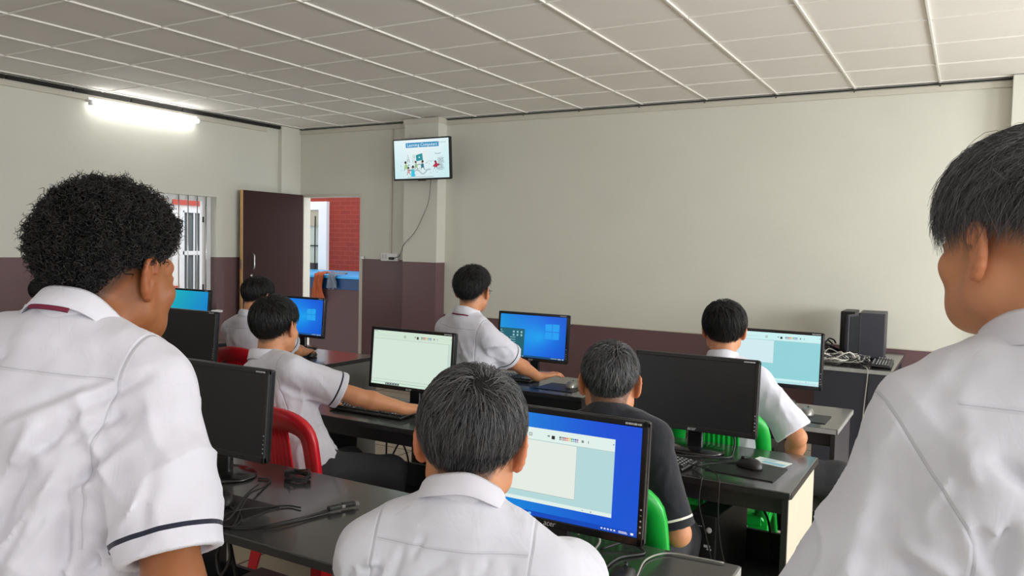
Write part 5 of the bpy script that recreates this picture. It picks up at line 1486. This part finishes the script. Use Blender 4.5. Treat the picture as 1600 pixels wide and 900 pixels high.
    if glasses:
        gm = MB(); G = lambda x, y, z: tuple(C + R @ (np.array([x, y, z]) * S))
        for s in (-1, 1):
            gm.tube([G(s * .033 + .024 * math.cos(2 * PI * i / 24), .1005, .000 + .019 * math.sin(2 * PI * i / 24)) for i in range(25)], .0011, 0, 6)
            gm.tube([G(s * .057, .1, .006), G(s * .074, .09, .007), G(s * .080, .03, .008), G(s * .080, -.004, .010), G(s * .077, -.022, -.002)], .0014, 0, 6)
        gm.tube([G(-.009, .101, .004), G(0, .104, .007), G(.009, .101, .004)], .0011, 0, 6)
        go = gm.build('glasses', M['steel_dark'], t)
        for s in (-1, 1):
            lm = MB(); ringp = [G(s * .033 + .0235 * math.cos(2 * PI * i / 24), .1005, .0185 * math.sin(2 * PI * i / 24)) for i in range(24)]; ringq = [G(s * .033 + .0235 * math.cos(2 * PI * i / 24), .0995, .0185 * math.sin(2 * PI * i / 24)) for i in range(24)]
            lm.add(ringp + ringq, [tuple(range(24)), tuple(range(24, 48))[::-1]] + [(i, 24 + i, 24 + (i + 1) % 24, (i + 1) % 24) for i in range(24)]); lm.build('lens', M['lens'], go)
    return t
# ------------------------------------------------------------------ the ten places: chairs and students
NEAT = dict(n=5200, line=(.088, .075, .040, .030, .010, -.035, -.048), thick=.022, len=.070, whorl=(.10, -.60, .80), w=.0007, fade=.07, fpow=.7)
def hs(**k): d = dict(NEAT); d.update(k); return d
def want(n): return True

if want('1'):
  person('student standing at far left with thick curly black hair, seen from behind', (-1.215, .66), 22, (-1.222, .805, 1.505), 12, 6, 0, ear=.5, neck=(.052, .018), shdrop=.076, collar_h=.030, standing=True, skin='skin_brown', hairm='hair_curl', seed=11,
    hair=dict(n=7500, curl=True, line=(.060, .055, .036, .024, .010, -.034, -.042), thick=.036, low=.3, w=.00085, fade=.03, fpow=.55, under=.62, seg=16, front=.12), hres=.0028, sres=.0045, fold=.006, sh=.142, sleeve=.86, sleeve_r=(.060, .072), lining=.42, yoke=.06, g=1.06, S=1.02, fade=.02,
    arms={1: ((.285, .05, .86), (.4, -1, 0), 'l'), -1: ((-.24, .06, .86), (-.3, -1, 0), 'l')},
    creases=[((.105, .434), (.0625, .362), .011, .011), ((.0625, .362), (.006, .238), .013, .012), ((.006, .238), (-.03, .13), .013, .010), ((.085, .41), (.03, .27), .010, -.006), ((.18, .49), (.10, .43), .008, .008), ((.13, .48), (-.01, .40), .009, .008), ((.12, .465), (.0, .385), .008, -.005), ((-.03, .50), (-.12, .41), .010, .008), ((-.10, .40), (-.16, .28), .010, .008), ((-.05, .40), (-.07, .2), .012, .007),
     ((.156, .43), (.09, .38), .008, .009), ((.15, .369), (.10, .31), .008, .008), ((.19, .40), (.13, .34), .008, -.006), ((.17, .276), (.12, .19), .008, .009), ((.20, .30), (.15, .22), .008, -.006), ((.10, .34), (.105, .12), .009, .012), ((.22, .38), (.24, .22), .009, .005)])
if want('2'):
  person('student standing at far right, dark hair over shaved sides, face turned to the television', (.075, 1.09), 16, (.062, 1.175, 1.580), 43, 0, 0, neck=(.030, .056), ear=.6, shdrop=.10, standing=True, seed=12,
    hair=hs(n=17000, line=(.066, .058, .052, .058, .056, .046, .034), thick=.034, len=.08, w=.00042, fade=.03, fpow=.45, front=.25, under=.55, mess=.38, grav=.10, clump=.45, flick=.008), hairm='hair_grey', hres=.0026, sres=.0042, fold=.006, shirt='shirt_plain', stripe=False, sh=.128, yoke=.066, seam_top=1.36, seam_slope=.60, sleeve=.98, sleeve_r=(.056, .082), g=1.08, S=1.02, fade=.075, fade_col=.85, belly=.95,
    arms={-1: ((-.22, .14, .87), (-.5, -.8, 0), 'l'), 1: ((.26, .12, .88), (.6, -.6, 0), 'l')},
    creases=[((-.108, .315), (-.138, .19), .007, .018), ((-.086, .335), (-.094, .25), .008, -.009), ((-.100, .33), (-.075, .26), .007, .006), ((-.071, .388), (-.079, .33), .007, .008), ((-.055, .39), (-.062, .30), .008, -.007), ((-.019, .422), (-.011, .39), .005, .005), ((-.035, .42), (-.030, .385), .005, .005), ((.01, .42), (.016, .38), .005, .005),
     ((-.071, .215), (.008, .305), .010, -.009), ((-.05, .21), (.03, .29), .009, .007), ((-.169, .335), (-.113, .312), .009, -.009), ((-.16, .315), (-.115, .29), .008, .008), ((-.116, .456), (-.105, .415), .008, -.006), ((-.09, .45), (-.05, .415), .008, .006), ((-.02, .34), (-.045, .22), .010, -.006), ((.03, .37), (.02, .22), .010, .007), ((-.19, .40), (-.23, .24), .011, -.006)])
if want('3'):
  chair('green plastic chair under the nearest seated student', -.74, 1.06, 22, 'green_chair')
  person('seated student nearest the camera, back of charcoal hair toward us', (-.72, 1.03), 24, (-.738, 1.155, 1.222), 24, 12, 3, seat=.43, neck=(.045, .024), yoke=.05, collar_h=.028, shdrop=.098, seed=13, hairm='hair_grey',
    hair=hs(n=15000, line=(.086, .075, .034, .034, -.016, -.050, -.060), short=.12, thick=.026, len=.085, whorl=(.22, -.60, .77), w=.00048, fade=.085, fpow=.75, seg=8, swirl=1.2, mess=.16, clump=.4, under=.5), hres=.0026, sres=.0042, fold=.0035, shirt='shirt_plain', stripe=False, sh=.132, g=1.0, flush=.6, S=1.0, trap=1.03,
    arms={1: ((-.735, 1.66, .815), (1, -.3, -.6), 'w'), -1: ((-1.02, 1.60, .815), (-1, -.3, -.6), 'w')},
    creases=[((-.17, .465), (-.145, .494), .008, .009), ((-.145, .494), (-.10, .498), .008, .009), ((-.16, .48), (-.11, .515), .009, -.006), ((-.04, .56), (-.058, .52), .006, .006), ((.006, .535), (-.045, .495), .007, .007), ((.066, .54), (.04, .46), .007, .006), ((.02, .53), (.03, .47), .007, -.005), ((-.07, .54), (-.09, .46), .008, .006), ((.10, .53), (.085, .45), .007, .005), ((.0, .50), (-.02, .44), .007, .006)])
if want('4'):
  chair('red plastic chair at the front left desk', -2.36, 2.53, -4, 'red_chair')
  person('student on the red chair with right arm stretched to the desk', (-2.43, 2.50), -6, (-2.60, 2.47, 1.19), 10, 6, -3, seat=.44, seed=14, hair=hs(n=7000, thick=.030, len=.08, line=(.082, .07, .034, .034, -.008, -.046, -.058), fade=.07, fpow=.8, w=.0009), hres=.004, sres=.007, fold=.004, S=1.02,
    sh=.158, arms={1: ((-2.13, 2.83, .825), (1, -.2, -.9), 'w'), -1: ((-2.72, 2.84, .815), (-1, -.3, -.6), 'w')}, knees={1: (.15, .345, .53), -1: (-.12, .345, .52)})
if want('5'):
  chair('red plastic chair at left behind the second off monitor', -3.93, 3.665, 4, 'red_chair')
  person('white-shirted student at left looking down in front of the dark door', (-3.93, 3.60), 5, (-3.95, 3.60, 1.20), 0, 18, 0, seat=.44, seed=15, hair=hs(n=3500, thick=.028, len=.08, w=.0012), hres=.005, sres=.009, sh=.15,
    arms={1: ((-3.92, 3.99, .815), (1, -.3, -.6), 'w'), -1: ((-4.12, 3.99, .815), (-1, -.3, -.6), 'w')})
if want('6'):
  chair('red plastic chair by the barred window, mostly hidden by the curly haired student', -5.90, 3.38, 0, 'red_chair')
  person('student at far left edge, only dark hair showing behind the curly student shoulder', (-6.01, 3.34), 0, (-6.0, 3.40, 1.12), 0, 22, 0, seat=.44, seed=16, hair=hs(n=2500, w=.0013), hres=.006, sres=.011,
    arms={1: ((-5.75, 3.98, .815), (1, -.3, -.6), 'w'), -1: ((-6.05, 3.98, .815), (-1, -.3, -.6), 'w')})
if want('7'):
  chair('green plastic chair under the student wearing glasses', -2.28, 3.665, 0, 'green_chair')
  person('student wearing glasses with right hand on a mouse', (-2.30, 3.60), -10, (-2.285, 3.56, 1.322), 8, 2, 0, seat=.45, neck=(.03,.055), seed=17, hair=hs(n=5500, thick=.030, len=.055, line=(.080, .07, .034, .034, -.006, -.044, -.054), mess=.4, flick=.014, low=.3, w=.0010, grav=.1), hres=.0045, sres=.008, fold=.004, sh=.140, glasses=True, lining=1.7,
    shdrop=.10, arms={1: ((-2.085, 3.945, .835), (.7, -.5, -.9), 'w'), -1: ((-2.52, 4.00, .815), (-1, -.3, -.6), 'w')}, hand_curl=(.3, .2), hd={1: (.5, .85, .08)})
if want('8'):
  chair('green plastic chair behind the nearest lit monitor', -.94, 2.42, 2, 'green_chair')
  person('student in a black top with pale striped cuffs behind the nearest lit monitor', (-.96, 2.52), 4, (-1.03, 2.47, 1.112), 20, 9, 0, S=1.07, neck=(.03, .022), seat=.44, knees={1: (.10, .28, .52), -1: (-.15, .29, .52)}, seed=18, hairm='hair_grey', shirt='sweater', collar=False, sleeve=.94, sleeve_r=(.058, .060), hair=hs(n=8500, thick=.024, len=.06, whorl=(.25, -.55, .80), line=(.084, .072, .034, .034, -.030, -.076, -.088), mess=.3, w=.0008, fade=.11, fpow=.8), hres=.004, sres=.007, fold=.004, sh=.148,
    arms={1: ((-.84, 2.64, .60), (.55, -.6, -1), 'w'), -1: ((-1.2, 2.72, .62), (-1, -.3, -.6), 'w')}, flush=.5)
if want('9'):
  chair('green plastic chair near the front wall under the student by the tower table', -.93, 3.665, 6, 'green_chair')
  person('white-shirted student by the front wall before the half-page monitor', (-.92, 3.61), 10, (-.957, 3.62, 1.205), 16, 3, 0, shdrop=.10, seat=.44, seed=19, hair=hs(n=6500, thick=.032, len=.08, whorl=(-.1, -.5, .86), line=(.080, .066, .034, .034, .0, -.036, -.048), fade=.06, fpow=.8, w=.0009), hres=.004, sres=.007, fold=.004, shirt='shirt_plain', stripe=False, sh=.152, sleeve=.92, sleeve_r=(.060, .086), S=1.0,
    arms={1: ((-.66, 3.74, .60), (.7, -1, 0), 'w'), -1: ((-1.12, 4.02, .815), (-1, -.3, -.6), 'w')}, knees={1: (.475, .04, .575), -1: (-.10, .38, .525)})

# ------------------------------------------------------------------ light and camera
wd = bpy.data.worlds.new('daylight'); SC.world = wd; wd.use_nodes = True
bg = wd.node_tree.nodes['Background']; bg.inputs[0].default_value = (.93, .97, 1.0, 1); bg.inputs[1].default_value = 2.2
def area(name, loc, rot, sx, sy, e, col=(1, 1, 1)):
    l = bpy.data.lights.new(name, 'AREA'); l.shape = 'RECTANGLE'; l.size = sx; l.size_y = sy; l.energy = e; l.color = col
    o = bpy.data.objects.new(name, l); COL.objects.link(o); o.location = loc; o.rotation_euler = rot; return o
DAY = (.95, .98, 1.0)
for h, e in zip(RWIN, (85, 112, 195)): area('window_daylight', (XR + .25, (h[0] + h[1]) / 2, (h[2] + h[3]) / 2), (0, PI / 2 + .3, 0), h[3] - h[2], h[1] - h[0], e, DAY)
for h in BWIN: area('window_daylight', ((h[0] + h[1]) / 2, YB - .25, (h[2] + h[3]) / 2), (PI / 2 + .3, 0, 0), h[1] - h[0], h[3] - h[2], 3, DAY)

cam = bpy.data.cameras.new('camera'); co = bpy.data.objects.new('camera', cam); COL.objects.link(co)
RM = np.array(CAMR); m = Matrix.Identity(4)
for i in range(3): m[i][0] = RM[i, 0]; m[i][1] = -RM[i, 1]; m[i][2] = -RM[i, 2]
m[0][3], m[1][3], m[2][3] = 0, 0, 1.57
co.matrix_world = m; cam.sensor_width = 36; cam.lens = 36 * 1239.9 / 1600; cam.clip_start = .02
SC.camera = co
vs = SC.view_settings; vs.view_transform = 'Standard'; vs.look = 'None'; vs.gamma = 1; vs.exposure = 0; vs.use_curve_mapping = False
SC.cycles.use_denoising = True
SC.cycles.max_bounces = 8; SC.cycles.diffuse_bounces = 5; SC.cycles.sample_clamp_indirect = 6
